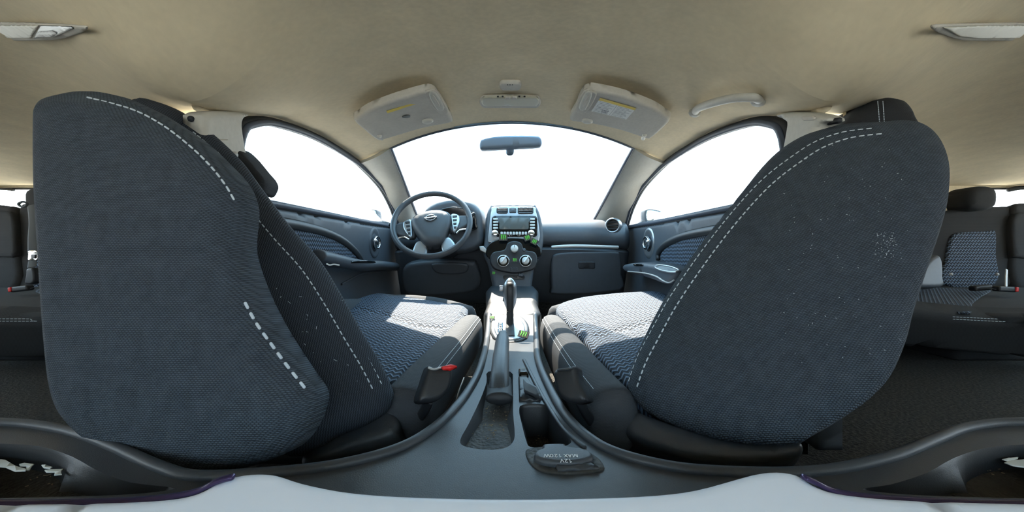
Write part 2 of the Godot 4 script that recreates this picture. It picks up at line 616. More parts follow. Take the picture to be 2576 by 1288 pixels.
	M.frit = mat(Color(0.62, 0.76, 0.86, 0.30), 0.3)
	M.mirror_back = mat(Color(0.40, 0.47, 0.54), 0.5)
	M.frit.transparency = BaseMaterial3D.TRANSPARENCY_ALPHA
	# printed caution label of the visors: grey lines of text in two columns under a yellow head
	var lab := paint(Vector2i(128, 64), func(u, v):
		var c := Color(0.86, 0.86, 0.84)
		if v < 0.16: c = Color(0.88, 0.76, 0.30)
		elif absf(u - 0.5) < 0.006: c = Color(0.45, 0.45, 0.45)
		else:
			var l := fposmod(v * 11.0, 1.0)
			var un := fposmod(u, 0.5)
			if l > 0.35 and l < 0.75 and un > 0.04 and un < 0.40 + 0.06 * sin(floorf(v * 11.0) * 2.7) and sin(u * 260.0 + floorf(v * 11.0) * 5.0) > -0.6: c = Color(0.52, 0.52, 0.52)
			if v > 0.66 and v < 0.92 and u > 0.24 and u < 0.42: c = Color(0.86, 0.86, 0.84) if sin(u * 180.0) * sin(v * 50.0) < 0.0 else Color(0.28, 0.30, 0.33)
		return c)
	M.label = mat(Color(1, 1, 1), 0.5)
	M.label.albedo_texture = tex(lab)

# ---------- the cabin shell ----------
var door_top := [[0.8, 0.29], [0.87, 0.298], [0.93, 0.315], [1.1, 0.365], [1.33, 0.394], [1.6, 0.394], [1.75, 0.385], [1.98, 0.345], [2.2, 0.24], [2.29, 0.15]]
func interp(tab: Array, x: float) -> float:
	if x <= tab[0][0]: return tab[0][1]
	for i in tab.size() - 1:
		if x <= tab[i + 1][0]: return lerpf(tab[i][1], tab[i + 1][1], (x - tab[i][0]) / (tab[i + 1][0] - tab[i][0]))
	return tab[tab.size() - 1][1]
func roof_y(x: float, d: float) -> float:
	x = absf(x)
	if x <= 0.655 and d >= 0.8:
		var ye := interp(door_top, d) + 0.02
		var v := clampf((d - 0.8) / 0.95, 0, 1)
		var yc := 0.5 - 0.012 * v
		var f := lerpf(exp(-pow((0.655 - x) / 0.2, 2)), pow(x / 0.655, 1.3), v)
		return yc - (yc - ye) * f
	var q := Vector2(x, d)
	var best := 1e9; var depth := 0.0
	var line := [[Vector2(0.655, 0.8), 0.19], [Vector2(0.86, 1.02), 0.14], [Vector2(1.3, 1.5), 0.07], [Vector2(2.5, 2.6), 0.05]]
	for i in 3:
		var a: Vector2 = line[i][0]; var b: Vector2 = line[i + 1][0]
		var n := Geometry2D.get_closest_point_to_segment(q, a, b)
		if n.distance_to(q) < best:
			best = n.distance_to(q)
			depth = lerpf(line[i][1], line[i + 1][1], n.distance_to(a) / a.distance_to(b))
	return 0.5 - depth * exp(-pow(best / 0.2, 2)) - 0.04 * smoothstep(1.9, 2.6, d)
func wall_x(d: float) -> float:
	return interp([[0.80, 0.66], [1.02, 0.86], [1.5, 1.3], [2.62, 2.5]], d)

func shell():
	var plan := [Vector2(-0.68, 2.6), Vector2(-0.68, 0.92), Vector2(-0.9, 1.2), Vector2(-1.95, 2.62), Vector2(-3.45, 2.62), Vector2(-3.45, -1.05), Vector2(3.45, -1.05), Vector2(3.45, 2.62), Vector2(1.95, 2.62), Vector2(0.9, 1.2), Vector2(0.68, 0.92), Vector2(0.68, 2.6)]
	structure("floor", prism(plan, -0.47, -0.45), M.carpet, "black carpet on the car floor")
	structure("ground", box_at(Vector3(-60, -0.2, -60), Vector3(60, 0.0, 60)), M.concrete, "pale concrete ground outside the car")
	# headliner: over the front seats, and over the rest
	var th := Vector3(0, 0.025, 0)
	var c1 := slab(func(u, v):
		var x: float = lerpf(-0.655, 0.655, u)
		var d: float = lerpf(0.8, 1.45 + 0.30 * pow(absf(x) / 0.655, 2.0), v)
		return Q(x, roof_y(x, d), d), 52, 36, th)
	var ce := structure("ceiling", c1, M.headliner, "beige cloth headliner of the car roof")
	var mb := MB.new()
	var xs := []
	var xx := -3.45
	while xx < 3.4501:
		if absf(xx) > 0.67: xs.append(xx)
		xx += 0.05
	for k in 53: xs.append(lerpf(-0.655, 0.655, k / 52.0))
	xs.sort()
	var ds := []
	var dd := -1.05
	while dd < 2.62: ds.append(dd); dd += 0.05
	ds.append(2.62)
	ds.append(0.8); ds.sort()
	for i in ds.size() - 1:
		for j in xs.size() - 1:
			var cx: float = absf((xs[j] + xs[j + 1]) / 2); var cd: float = (ds[i] + ds[i + 1]) / 2
			if ds[i + 1] - ds[i] < 0.001 or xs[j + 1] - xs[j] < 0.001: continue
			if cd > 0.8 and (cx < 0.655 or cx < wall_x(cd) - 0.09): continue
			var k := []
			for c in [[j, i], [j + 1, i], [j + 1, i + 1], [j, i + 1]]:
				var yy := roof_y(xs[c[0]] if ds[c[1]] < 0.8001 or cx < 0.655 else signf(xs[c[0]]) * maxf(absf(xs[c[0]]), 0.6551), ds[c[1]])
				k.append(Q(xs[c[0]], yy, ds[c[1]]))
			var b := mb.v.size()
			for p in k: mb.add(p)
			mb.quad(b, b + 1, b + 2, b + 3)
	# weld the grid so that it shades smoothly
	var weld := {}; var w2 := MB.new()
	var ids := []
	for p in mb.v:
		var key := Vector3i((p * 20000.0).round())
		if not weld.has(key): weld[key] = w2.add(p)
		ids.append(weld[key])
	for k in mb.ix: w2.ix.append(ids[k])
	part(ce, "rear_headliner", w2.commit(EYE), M.headliner)
	for s in [-1, 1]:
		var rail := []
		for k in 25:
			var d := lerpf(0.86, 1.76, k / 24.0)
			rail.append(Q(s * 0.674, interp(door_top, d) + 0.034, d))
		part(ce, "side_rail", sweep(rail, 0.022, 0.022, Vector3.UP, 10), M.headliner)
	# roof skin above the headliner
	part(ce, "roof_skin", prism([Vector2(-0.68, 1.45), Vector2(-0.68, 0.85), Vector2(-1.2, 1.2), Vector2(-2.5, 2.7), Vector2(-3.5, 2.7), Vector2(-3.5, -1.1), Vector2(3.5, -1.1), Vector2(3.5, 2.7), Vector2(2.5, 2.7), Vector2(1.2, 1.2), Vector2(0.68, 0.85), Vector2(0.68, 1.45)], 0.53, 0.55), M.car_paint)
	# side walls behind the front doors, running out to the rear bench
	for s in [-1, 1]:
		var nm := "wall_left" if s < 0 else "wall_right"
		structure(nm, prism([Vector2(s * 0.67, 0.90), Vector2(s * 0.90, 1.19), Vector2(s * 1.95, 2.6), Vector2(s * 1.90, 2.65), Vector2(s * 0.86, 1.24), Vector2(s * 0.67, 0.97)], -0.45, 0.255), M.carpet, "dark trim wall behind the front door")
		structure(nm + "_ledge", prism([Vector2(s * 0.67, 0.90), Vector2(s * 0.86, 1.03), Vector2(s * 1.3, 1.5), Vector2(s * 2.5, 2.6), Vector2(s * 1.95, 2.65), Vector2(s * 0.86, 1.24), Vector2(s * 0.67, 0.97)], 0.25, 0.27), M.pillar, "pale trim ledge behind the front door")
		var top := slab(func(u, v):
			var d: float = lerpf(0.86, 2.6, u)
			var x: float = interp([[0.79, 0.66], [1.02, 0.86], [1.5, 1.3], [2.6, 2.5]], d)
			return Q(s * x, lerpf(0.25, lerpf(0.255, maxf(roof_y(s * maxf(x, 0.6551), d) + 0.003, 0.27), clampf(u * 22.0, 0.0, 1.0)), v), d), 40, 2, Vector3(-s * 0.004, 0, -0.004))
		structure(nm + "_upper", top, M.headliner, "beige upper side panel behind the front door")
		var ow := structure(nm + "_outer", box_at(Q(s * 3.45, -0.45, 2.65), Q(s * 3.5, -0.04, -1.05)), M.pillar, "pale trim wall with the rear door window")
		part(ow, "header", box_at(Q(s * 3.45, 0.44, 2.65), Q(s * 3.5, 0.53, -1.05)), M.headliner)
		part(ow, "pillar_trim", box_at(Q(s * 3.45, -0.04, 2.65), Q(s * 3.5, 0.44, 2.3)), M.pillar)
		part(ow, "pillar_trim", box_at(Q(s * 3.45, -0.04, -0.6), Q(s * 3.5, 0.44, -1.05)), M.pillar)
		structure("window_7" if s < 0 else "window_8", box_at(Q(s * 3.47, -0.05, 2.31), Q(s * 3.475, 0.45, -0.61), 0.001), M.glass, "rear door window at the end of the rear bench")
		var ew := structure(nm + "_end", box_at(Q(s * 1.95, -0.45, 2.62), Q(s * 3.5, 0.295, 2.68)), M.pillar, "pale panel below the rear glass")
		part(ew, "pillar_trim", box_at(Q(s * 1.95, 0.29, 2.60), Q(s * 3.03, 0.53, 2.68), 0.02), M.headliner)
		part(ew, "top_rail", box_at(Q(s * 3.0, 0.445, 2.61), Q(s * 3.5, 0.53, 2.68), 0.01), M.headliner)
	for s in [-1, 1]:
		var wn := structure("window_4" if s < 0 else "window_5", box_at(Q(s * 3.03, 0.28, 2.645), Q(s * 3.5, 0.45, 2.651), 0.001), M.glass, "rear glass behind the bench")
		part(wn, "window_seal", box_at(Q(s * 3.02, 0.435, 2.6), Q(s * 3.46, 0.447, 2.62), 0.003), M.rubber)
	# back of the cabin behind the camera with its wide rear window
	var wb := structure("wall_back", box_at(Q(-3.45, -0.45, -1.05), Q(3.45, -0.02, -1.10)), M.pillar, "tailgate trim with a wide rear window")
	part(wb, "top_panel", box_at(Q(-3.45, 0.42, -1.05), Q(3.45, 0.53, -1.10)), M.headliner)
	for s in [-1, 1]: part(wb, "side_panel", box_at(Q(s * 1.5, -0.02, -1.05), Q(s * 3.45, 0.42, -1.10)), M.headliner)
	structure("window_6", box_at(Q(-1.5, -0.02, -1.07), Q(1.5, 0.42, -1.075), 0.001), M.glass, "wide rear window")
	# firewall under the dashboard
	structure("wall_front", box_at(Q(-0.68, -0.45, 2.5), Q(0.68, 0.19, 2.56)), M.carpet, "dark carpeted front wall of the footwells")
	# windshield: plane y = 0.925 - 0.3 d
	var ws := slab(func(u, v):
		return windshield(lerpf(-1.0, 1.0, u), v), 24, 12, Vector3(0, 0.004, -0.004))
	var wn1 := structure("window_1", ws, M.glass, "wide curved windshield")
	var rim := []
	for k in 25: rim.append(windshield(-1.0 + k / 12.0, 0.0))
	for k in range(1, 13): rim.append(windshield(1.0, k / 12.0))
	for k in range(1, 25): rim.append(windshield(1.0 - k / 12.0, 1.0))
	for k in range(1, 12): rim.append(windshield(-1.0, 1.0 - k / 12.0))
	part(wn1, "window_seal", sweep(rim, 0.007, 0.007, Vector3(0, 1, 0.3), 8, false, true), M.seal)
	var fr := pillow(V2([1140, 318, 1210, 309, 1288, 306, 1366, 309, 1442, 320, 1420, 345, 1375, 378, 1355, 384, 1225, 384, 1200, 372, 1160, 340]), [Q(0, 0.925 - 0.3 * 1.46 - 0.006, 1.46), Q(0.1, 0.925 - 0.3 * 1.46 - 0.006, 1.46), Q(0, 0.925 - 0.3 * 1.8 - 0.006, 1.8)], 0.001, 0.0005, 0.001, {"spread": 0.03})
	part(wn1, "shade_band", fr.mesh(), M.frit, "pale blue dotted shade band round the mirror")
	# A pillars
	for s in [-1, 1]:
		var ap := slab(func(u, v):
			var d0 := lerpf(1.70, 2.33, v)
			var a := Q(s * 0.655, interp(door_top, d0) + 0.005, d0)
			var b := windshield(s * 1.0, v)
			var q: Vector3 = a.lerp(b, u)
			return q + Vector3(-s * 0.02, -0.008, 0.025) * sin(PI * u), 10, 14, Vector3(s * 0.012, 0.012, -0.012))
		structure("trim_1" if s < 0 else "trim_2", ap, M.pillar, "pale windshield pillar trim beside the " + ("steering wheel" if s < 0 else "side air vent"))
func windshield(u: float, v: float) -> Vector3:
	var xt := 0.493; var xb := 0.56 if u < 0 else 0.487
	var x: float = u * lerpf(xt, xb, v)
	var d: float = lerpf(1.452 + 0.165 * u * u, 2.42, v)
	return Q(x, 0.925 - 0.3 * d, d)

# ---------- front doors ----------
func door_pane_outline(s: int) -> Array:
	var a := []
	for t in [[0.965, 0.30], [1.0, 0.33], [1.1, 0.365], [1.33, 0.394], [1.6, 0.394], [1.75, 0.385], [1.98, 0.345], [2.13, 0.285], [2.22, 0.225], [2.29, 0.15], [2.2, 0.162], [1.7, 0.152], [1.087, 0.143], [0.99, 0.14], [0.96, 0.18], [0.95, 0.24]]:
		a.append(Q(s * 0.65, t[1], t[0]))
	return a
func px_of(p: Vector3) -> Vector2:
	var q := p - EYE
	return Vector2(1288.0 + q.x / -q.z * F, 644.0 - q.y / -q.z * F)
func side_plane(s: int, x := 0.65) -> Array:
	return [Q(s * x, 0, 1), Q(s * x, 0.1, 1), Q(s * x, 0, 1.5)]
func doors():
	for s in [-1, 1]:
		var left: bool = s < 0
		var d := thing("door_1" if left else "door_2", Q(s * 0.66, -0.45, 1.6), "grey front door panel beside the " + ("steering wheel" if left else "passenger seat"), "", "", "structure")
		# glass with its dark seal
		var o3 := door_pane_outline(s)
		var o2 := []
		for p in o3: o2.append(px_of(p))
		var g := pillow(smooth2(o2, true, 3), side_plane(s, 0.66), 0.002, 0.001, 0.003, {"spread": 0.08, "step": 0.04})
		structure("window_2" if left else "window_3", g.mesh(), M.glass, "side window of the front door beside the " + ("steering wheel" if left else "passenger seat"))
		part(d, "window_seal", sweep(smooth2(o3, true, 4), 0.009, 0.008, Vector3(s, 0, 0), 8, false, true), M.seal)
		var o4 := []
		for p in o3:
			var c := Q(s * 0.65, 0.25, 1.6)
			o4.append(p + (p - c).normalized() * 0.012 + Vector3(s * 0.012, 0, 0))
		part(d, "window_frame", sweep(smooth2(o4, true, 4), 0.013, 0.012, Vector3(s, 0, 0), 8, false, true), M.rubber)
		# trim panel
		var po := []
		for t in [[0.86, 0.13], [1.087, 0.135], [1.7, 0.145], [2.2, 0.157], [2.36, 0.15], [2.4, 0.0], [2.4, -0.42], [0.86, -0.42]]:
			po.append(px_of(Q(s * 0.665, t[1], t[0])))
		var pan := pillow(po, side_plane(s, 0.665), 0.02, 0.018, 0.05, {"spread": 0.025, "step": 0.02})
		part(d, "door_panel", pan.mesh(), M.door_plastic)
		# cloth insert with its raised rim
		var ins: Array
		var rim: Array
		if left:
			ins = V2([690, 562, 760, 575, 820, 592, 860, 612, 890, 640, 905, 660, 860, 672, 820, 668, 740, 665, 690, 660])
			rim = [[690, 557], [760, 569], [822, 586], [864, 607], [896, 636], [912, 662]]
		else:
			ins = V2([1668, 655, 1664, 640, 1680, 622, 1720, 603, 1790, 588, 1860, 580, 1860, 668, 1720, 676, 1690, 668])
			rim = [[1656, 652], [1656, 636], [1674, 615], [1716, 595], [1788, 580], [1860, 572]]
		var iw := pillow(smooth2(ins, true, 4), side_plane(s, 0.647), 0.006, 0.005, 0.014, {"spread": 0.05, "step": 0.02})
		part(d, "cloth_insert", iw.mesh(), M.zigzag_door, "zigzag patterned dark cloth insert")
		var rp := []
		for p in rim: rp.append(pan.at(p[0], p[1], 0.004))
		part(d, "insert_rim", sweep(path3(rp), 0.016, 0.010, Vector3(s, 0, 0), 8), M.dark_plastic)
		# chrome door pull in a round bowl
		var hc: Vector2 = Vector2(942, 610) if left else Vector2(1632, 611)
		var c := pan.at(hc.x, hc.y, 0.0)
		var ax := Vector3(-s, 0, 0)
		var bowl := part(d, "handle_bowl", lathe(c, ax, [[0.075, -0.004], [0.072, 0.003], [0.06, 0.004], [0.045, 0.001], [0.03, -0.006], [0.0, -0.008]]), M.silver if not left else M.door_plastic)
		var ring := []
		for k in 20: ring.append(c + ax * 0.012 + Vector3(0, sin(TAU * k / 20.0) * 0.028, cos(TAU * k / 20.0) * 0.038))
		part(d, "door_handle", sweep(ring, 0.005, 0.006, ax, 8, false, true), M.chrome, "chrome oval door handle")
		part(d, "handle_lever", sweep(path3([c + ax * 0.014 + Vector3(0, 0.012, 0.05), c + ax * 0.022 + Vector3(0, 0.0, 0.035), c + ax * 0.014 + Vector3(0, -0.016, 0.012)]), 0.011, 0.006, ax, 8), M.chrome)
		part(d, "lock_bezel", lathe(c + Vector3(0, -0.005, 0), ax, [[0.024, 0.0], [0.024, 0.005], [0.018, 0.007], [0.0, 0.006]]), M.gloss_black)
		if left:
			part(d, "armrest", sweep(path3([Q(-0.61, 0.0, 1.25), Q(-0.60, -0.035, 1.55), Q(-0.61, -0.045, 1.85), Q(-0.63, -0.06, 2.2)]), [0.03, 0.03, 0.03, 0.03, 0.03, 0.035, 0.035, 0.035, 0.035, 0.035, 0.03, 0.03, 0.03, 0.03, 0.025, 0.02], 0.022, Vector3.UP, 12), M.door_plastic)
			part(d, "pull_cup", sweep(path3([Q(-0.575, -0.022, 1.42), Q(-0.567, -0.022, 1.55), Q(-0.58, -0.028, 1.68), Q(-0.60, -0.028, 1.6), Q(-0.60, -0.02, 1.45), Q(-0.575, -0.022, 1.42)]), 0.005, 0.005, Vector3.UP, 8), M.gloss_black)
			part(d, "pocket_line", sweep(path3([pan.at(860, 715, 0.004), pan.at(910, 690, 0.004), pan.at(960, 682, 0.004), pan.at(1000, 675, 0.004)]), 0.005, 0.004, Vector3(s, 0, 0), 6), M.door_plastic)
		else:
			var arm := pillow(smooth2(V2([1574, 671, 1580, 664, 1620, 661, 1670, 667, 1706, 678, 1712, 690, 1700, 708, 1680, 714, 1640, 700, 1600, 690, 1578, 682]), true, 4), [P(1574, 671, 1.95), P(1712, 690, 1.42), P(1640, 700, 1.66)], 0.018, 0.02, 0.10, {"spread": 0.03})
			part(d, "armrest", arm.mesh(), M.door_plastic, "grey padded armrest with window switches")
			var tp := [arm.at(1580, 683, 0.002), arm.at(1620, 687, 0.002), arm.at(1650, 695, 0.002), arm.at(1668, 706, 0.002), arm.at(1683, 711, 0.002), arm.at(1700, 704, 0.002)]
			part(d, "armrest_edge", sweep(path3(tp), 0.004, 0.003, Vector3.UP, 6), M.satin)
			var rc := []
			for p in ellipse(1678, 676, 30, 7, 18, 0.18): rc.append(arm.at(p.x, p.y, 0.003))
			part(d, "pull_cup_rim", sweep(rc, 0.005, 0.004, Vector3.UP, 6, false, true), M.silver)
			part(d, "pull_cup", pillow(ellipse(1678, 676, 28, 6, 16, 0.18), [arm.at(1660, 672, 0.001), arm.at(1700, 680, 0.001), arm.at(1678, 682, 0.001)], 0.004, 0.001, 0.004).mesh(), M.black)
			part(d, "window_switch", pillow(rounded(1594, 664, 1618, 669, 2), [arm.at(1590, 664, 0.003), arm.at(1620, 664, 0.003), arm.at(1605, 670, 0.003)], 0.003, 0.004, 0.006, {"spread": 0.01}).mesh(), M.gloss_black)
		# pillar behind the window and the edge of the rear door glass
		var bp: Array
		var slit: Array
		if left:
			bp = V2([497, 302, 502, 288, 520, 281, 570, 279, 604, 282, 622, 290, 610, 296, 602, 310, 604, 340, 616, 400, 640, 480, 600, 560, 560, 560, 510, 420])
			slit = V2([478, 299, 500, 301, 512, 308, 517, 322, 519, 336])
		else:
			bp = V2([1957, 292, 1975, 284, 2010, 281, 2060, 288, 2084, 296, 2088, 304, 2074, 310, 2066, 320, 2064, 350, 2064, 440, 2000, 520, 1950, 520, 1968, 420, 1985, 330, 1984, 306])
			slit = V2([2063, 344, 2065, 322, 2074, 311, 2092, 306, 2112, 303])
		var pil := pillow(smooth2(bp, true, 3), side_plane(s, 0.64), 0.014, 0.012, 0.03, {"spread": 0.03})
		structure("trim_3" if left else "trim_4", pil.mesh(), M.pillar, "pale centre pillar trim behind the front door window beside the " + ("steering wheel seat" if left else "passenger seat"))
		if left:
			part(get_node("trim_3"), "belt_guide", pillow(V2([548, 350, 572, 350, 576, 395, 556, 395]), side_plane(s, 0.626), 0.004, 0.004, 0.006, {"spread": 0.02}).mesh(), M.pillar)
			part(get_node("trim_3"), "belt_bolt", lathe(pil.at(588, 390, 0.0), Vector3(1, 0, 0), [[0.008, 0], [0.008, 0.004], [0.005, 0.007], [0, 0.007]], 12), M.satin)
		else:
			part(get_node("trim_4"), "airbag_badge", pillow(rounded(2018, 292, 2048, 303, 5), side_plane(s, 0.627), 0.003, 0.002, 0.004, {"spread": 0.01}).mesh(), M.visor)
		var sg := []
		for p in slit:
			var w := Pillow.new(); var pl := side_plane(s, 0.652); w.plane(pl[0], pl[1], pl[2])
			var q := w.hit(p.x, p.y)
			sg.append(w.o + w.ex * q.x + w.ey * q.y)
		part(d, "rear_window_seal", sweep(path3(sg, 4), 0.006, 0.006, Vector3(s, 0, 0), 8), M.rubber)

# ---------- dashboard ----------
func dashboard():
	var d := thing("dashboard", Q(0, -0.3, 2.2), "long dark grey dashboard under the windshield", "dashboard")
	var prof := [[2.47, 0.15], [2.46, 0.195], [2.25, 0.208], [2.13, 0.203], [2.06, 0.185], [2.02, 0.15], [2.005, 0.11], [2.01, 0.075], [2.03, 0.058], [2.055, 0.052], [2.035, 0.046], [2.015, 0.035], [2.02, 0.02], [2.05, -0.05], [2.09, -0.13], [2.13, -0.20], [2.18, -0.25], [2.3, -0.27], [2.49, -0.27]]
	var sp := smooth2(prof.map(func(p): return Vector2(p[0], p[1])), false, 3)
	var rows := []
	for i in 41:
		var x := lerpf(-0.615, 0.615, i / 40.0)
		var row := []
		for p in sp: row.append(Q(x, p.y - 0.015 * pow(absf(x) / 0.6, 4), p.x + 0.07 * pow(absf(x) / 0.6, 2) * (1.0 if p.x < 2.3 else 0.0)))
		rows.append(row)
	var mb := MB.new()
	mb.rows(rows)
	for e in [0, 40]:
		var c := mb.add(Q(lerpf(-0.615, 0.615, e / 40.0), 0.0, 2.35))
		for j in sp.size() - 1: mb.tri(c, e * sp.size() + j, e * sp.size() + j + 1)
	part(d, "dash_body", mb.commit(EYE + Vector3(0, 0.3, 0)), M.dash)
	# glove box lid
	var gp := [P(1400, 640, 2.035), P(1550, 640, 2.075), P(1480, 720, 2.08)]
	var gl := pillow(smooth2(V2([1386, 680, 1388, 650, 1398, 638, 1440, 633, 1500, 632, 1548, 633, 1560, 642, 1562, 690, 1558, 730, 1400, 740, 1388, 725]), true, 3), gp, 0.012, 0.010, 0.03, {"spread": 0.04})
	var gb := part(d, "glove_box", gl.mesh(), M.dash)
	part(gb, "latch", pillow(rounded(1455, 658, 1497, 676, 4), [gl.at(1455, 660, 0.0), gl.at(1500, 660, 0.0), gl.at(1475, 680, 0.0)], 0.006, 0.005, 0.006, {"spread": 0.02}).mesh(), M.dark_plastic)
	# bright trim strip of the ledge
	part(d, "trim_strip", sweep(path3([P(1388, 622, 1.99), P(1410, 620, 1.985), P(1450, 619, 1.99), P(1500, 620, 2.0), P(1555, 622, 2.03)]), 0.006, 0.008, Vector3.UP, 8), M.satin)
	# round vent at the passenger end
	var vc := P(1541, 567, 1.97)
	var vax := (EYE - vc).normalized() + Vector3(-0.2, 0.0, 0)
	var ve := part(d, "air_vent", lathe(vc, vax, [[0.038, -0.05], [0.038, 0.0], [0.036, 0.006], [0.031, 0.007], [0.029, 0.0], [0.028, -0.02], [0.0, -0.02]], 28), M.silver)
	part(ve, "vent_core", lathe(vc, vax, [[0.028, -0.016], [0.028, -0.012], [0.0, -0.012]]), M.black)
	for k in 3:
		var h := (k - 1) * 0.016
		var sx := vax.cross(Vector3.UP).normalized()
		var uu := sx.cross(vax).normalized()
		var wd := sqrt(maxf(0.0, 0.027 * 0.027 - h * h))
		part(ve, "vane", sweep([vc + uu * h - sx * wd - vax.normalized() * 0.004, vc + uu * h + sx * wd - vax.normalized() * 0.004], 0.007, 0.0022, uu, 8), M.dark_plastic)
	# instrument hood behind the steering wheel
	var hood := pillow(smooth2(V2([1062, 560, 1072, 528, 1100, 508, 1140, 499, 1180, 505, 1206, 525, 1214, 560, 1212, 620, 1150, 640, 1080, 620]), true, 4), [P(1060, 560, 1.97), P(1215, 560, 1.95), P(1140, 640, 1.97)], 0.03, 0.035, 0.14, {"spread": 0.03})
	part(d, "instrument_hood", hood.mesh(), M.dash)
	var gauges := pillow(smooth2(V2([1082, 556, 1092, 534, 1140, 520, 1188, 532, 1198, 560, 1190, 580, 1090, 580]), true, 4), [P(1060, 560, 1.918), P(1215, 560, 1.898), P(1140, 640, 1.918)], 0.006, 0.004, 0.02, {"spread": 0.03})
	part(d, "instrument_glass", gauges.mesh(), M.gloss_black)
	# steering column cover and knee panel
	part(d, "column_cover", sweep(path3([Q(-0.33, 0.03, 1.98), Q(-0.335, 0.06, 1.9), Q(-0.34, 0.085, 1.80)]), [0.075, 0.075, 0.072, 0.07, 0.068, 0.066, 0.064, 0.062, 0.06, 0.058, 0.055], 0.05, Vector3.UP, 16), M.dark_plastic)
	part(d, "knee_panel", pillow(smooth2(V2([1020, 668, 1090, 655, 1175, 656, 1200, 668, 1196, 730, 1050, 742, 1015, 720]), true, 4), [P(1020, 660, 2.02), P(1200, 660, 2.0), P(1100, 740, 2.07)], 0.02, 0.014, 0.03, {"spread": 0.04}).mesh(), M.dash)
	part(d, "fuse_lid", pillow(smooth2(V2([1085, 668, 1100, 662, 1160, 662, 1178, 668, 1172, 685, 1140, 690, 1100, 686]), true, 4), [P(1020, 660, 2.0), P(1200, 660, 1.98), P(1100, 740, 2.05)], 0.01, 0.006, 0.01, {"spread": 0.03}).mesh(), M.plastic)
	# ---- centre stack ----
	var cp := [P(1220, 560, 1.955), P(1365, 560, 1.955), P(1290, 700, 1.89)]
	var st := pillow(smooth2(V2([1219, 600, 1222, 550, 1232, 522, 1248, 515, 1335, 515, 1350, 522, 1361, 550, 1367, 600, 1360, 640, 1345, 668, 1338, 715, 1330, 735, 1248, 735, 1238, 715, 1228, 668, 1216, 640]), true, 4), cp, 0.02, 0.02, 0.10, {"spread": 0.025})
	var sb := part(d, "centre_stack", st.mesh(), M.dash)
	var pl := func(lift: float) -> Array: return [st.at(1240, 560, lift), st.at(1345, 560, lift), st.at(1290, 690, lift)]
	# silver surround of the radio
	var fp: Array = pl.call(0.0)
	part(sb, "radio_surround", pillow(smooth2(V2([1231, 560, 1236, 530, 1246, 520, 1338, 520, 1348, 532, 1355, 565, 1357, 602, 1340, 612, 1240, 612, 1228, 602]), true, 4), fp, 0.006, 0.006, 0.006, {"spread": 0.03}).mesh(), M.silver)
	var vp: Array = pl.call(0.006)
	for v in [[1249, 522, 1278, 537], [1302, 521, 1342, 538]]:
		var vent := part(sb, "air_vent", pillow(rounded(v[0], v[1], v[2], v[3], 4), vp, 0.004, 0.002, 0.006, {"spread": 0.015}).mesh(), M.black)
		for k in 3:
			var yy: float = lerpf(v[1] + 3, v[3] - 3, k / 2.0)
			part(vent, "vane", sweep([st.at(v[0] + 3, yy, 0.012), st.at(v[2] - 3, yy, 0.012)], 0.003, 0.0015, Vector3(0, 0.3, 1), 6), M.plastic)
	part(sb, "hazard_switch", pillow(rounded(1281, 523, 1299, 536, 3), vp, 0.004, 0.004, 0.006, {"spread": 0.012}).mesh(), M.plastic)
	var rd := part(sb, "radio", pillow(rounded(1237, 543, 1352, 596, 8), vp, 0.005, 0.005, 0.008, {"spread": 0.03}).mesh(), M.gloss_black, "black car radio with a wide display")
	var rp: Array = pl.call(0.0115)
	part(rd, "display", pillow(rounded(1256, 548, 1330, 577, 3), rp, 0.003, 0.002, 0.004, {"spread": 0.03}).mesh(), M.lens_dark)
	for k in 9:
		part(rd, "preset_button", pillow(rounded(1259 + k * 7.6, 583, 1265 + k * 7.6, 591, 1.5), rp, 0.002, 0.003, 0.004, {"spread": 0.01}).mesh(), M.satin)
	for k in 4:
		for x in [1240.0, 1333.0]:
			part(rd, "side_button", pillow(rounded(x, 549 + k * 7.5, x + 13, 553.5 + k * 7.5, 1.5), rp, 0.002, 0.003, 0.004, {"spread": 0.01}).mesh(), M.satin)
	for x in [1245.0, 1336.0]:
		var kc := st.at(x, 588, 0.012)
		part(rd, "knob", lathe(kc, st.n, [[0.016, 0.0], [0.016, 0.014], [0.013, 0.018], [0.0, 0.018]], 18), M.chrome)
	# black arch and the climate panel
	part(sb, "arch_panel", pillow(smooth2(V2([1222, 640, 1230, 614, 1255, 602, 1290, 598, 1330, 602, 1354, 616, 1362, 640, 1346, 652, 1318, 640, 1290, 622, 1266, 640, 1240, 654]), true, 4), vp, 0.006, 0.005, 0.008, {"spread": 0.03}).mesh(), M.gloss_black)
	part(sb, "climate_panel", pillow(smooth2(V2([1232, 655, 1240, 635, 1268, 628, 1276, 612, 1294, 606, 1312, 612, 1320, 628, 1346, 635, 1352, 655, 1344, 676, 1320, 684, 1294, 688, 1266, 684, 1242, 676]), true, 4), vp, 0.008, 0.008, 0.008, {"spread": 0.03}).mesh(), M.dark_plastic)
	for k in [[1294, 627, 0.021, 0.0], [1266, 657, 0.03, 0.62], [1322, 657, 0.03, 0.62]]:
		var kc := st.at(k[0], k[1], 0.012)
		var rr: float = k[2]
		var dial := part(sb, "climate_dial", lathe(kc, st.n, [[rr, 0.0], [rr, 0.005], [rr * 0.92, 0.008], [rr * 0.86, 0.006], [rr * 0.8, 0.003], [0.0, 0.003]], 28), M.chrome if k[3] > 0.0 else M.plastic)
		part(dial, "dial_face", lathe(kc, st.n, [[rr * 0.84, 0.003], [rr * 0.84, 0.005], [0.0, 0.005]], 24), M.gloss_black)
		var kr: float = rr * (0.58 if k[3] > 0.0 else 0.85)
		part(dial, "knob", lathe(kc, st.n, [[kr, 0.004], [kr, 0.016], [kr * 0.85, 0.02], [0.0, 0.021]], 20), M.knob)
		var dir: Vector3 = st.ey.rotated(st.n, -k[3])
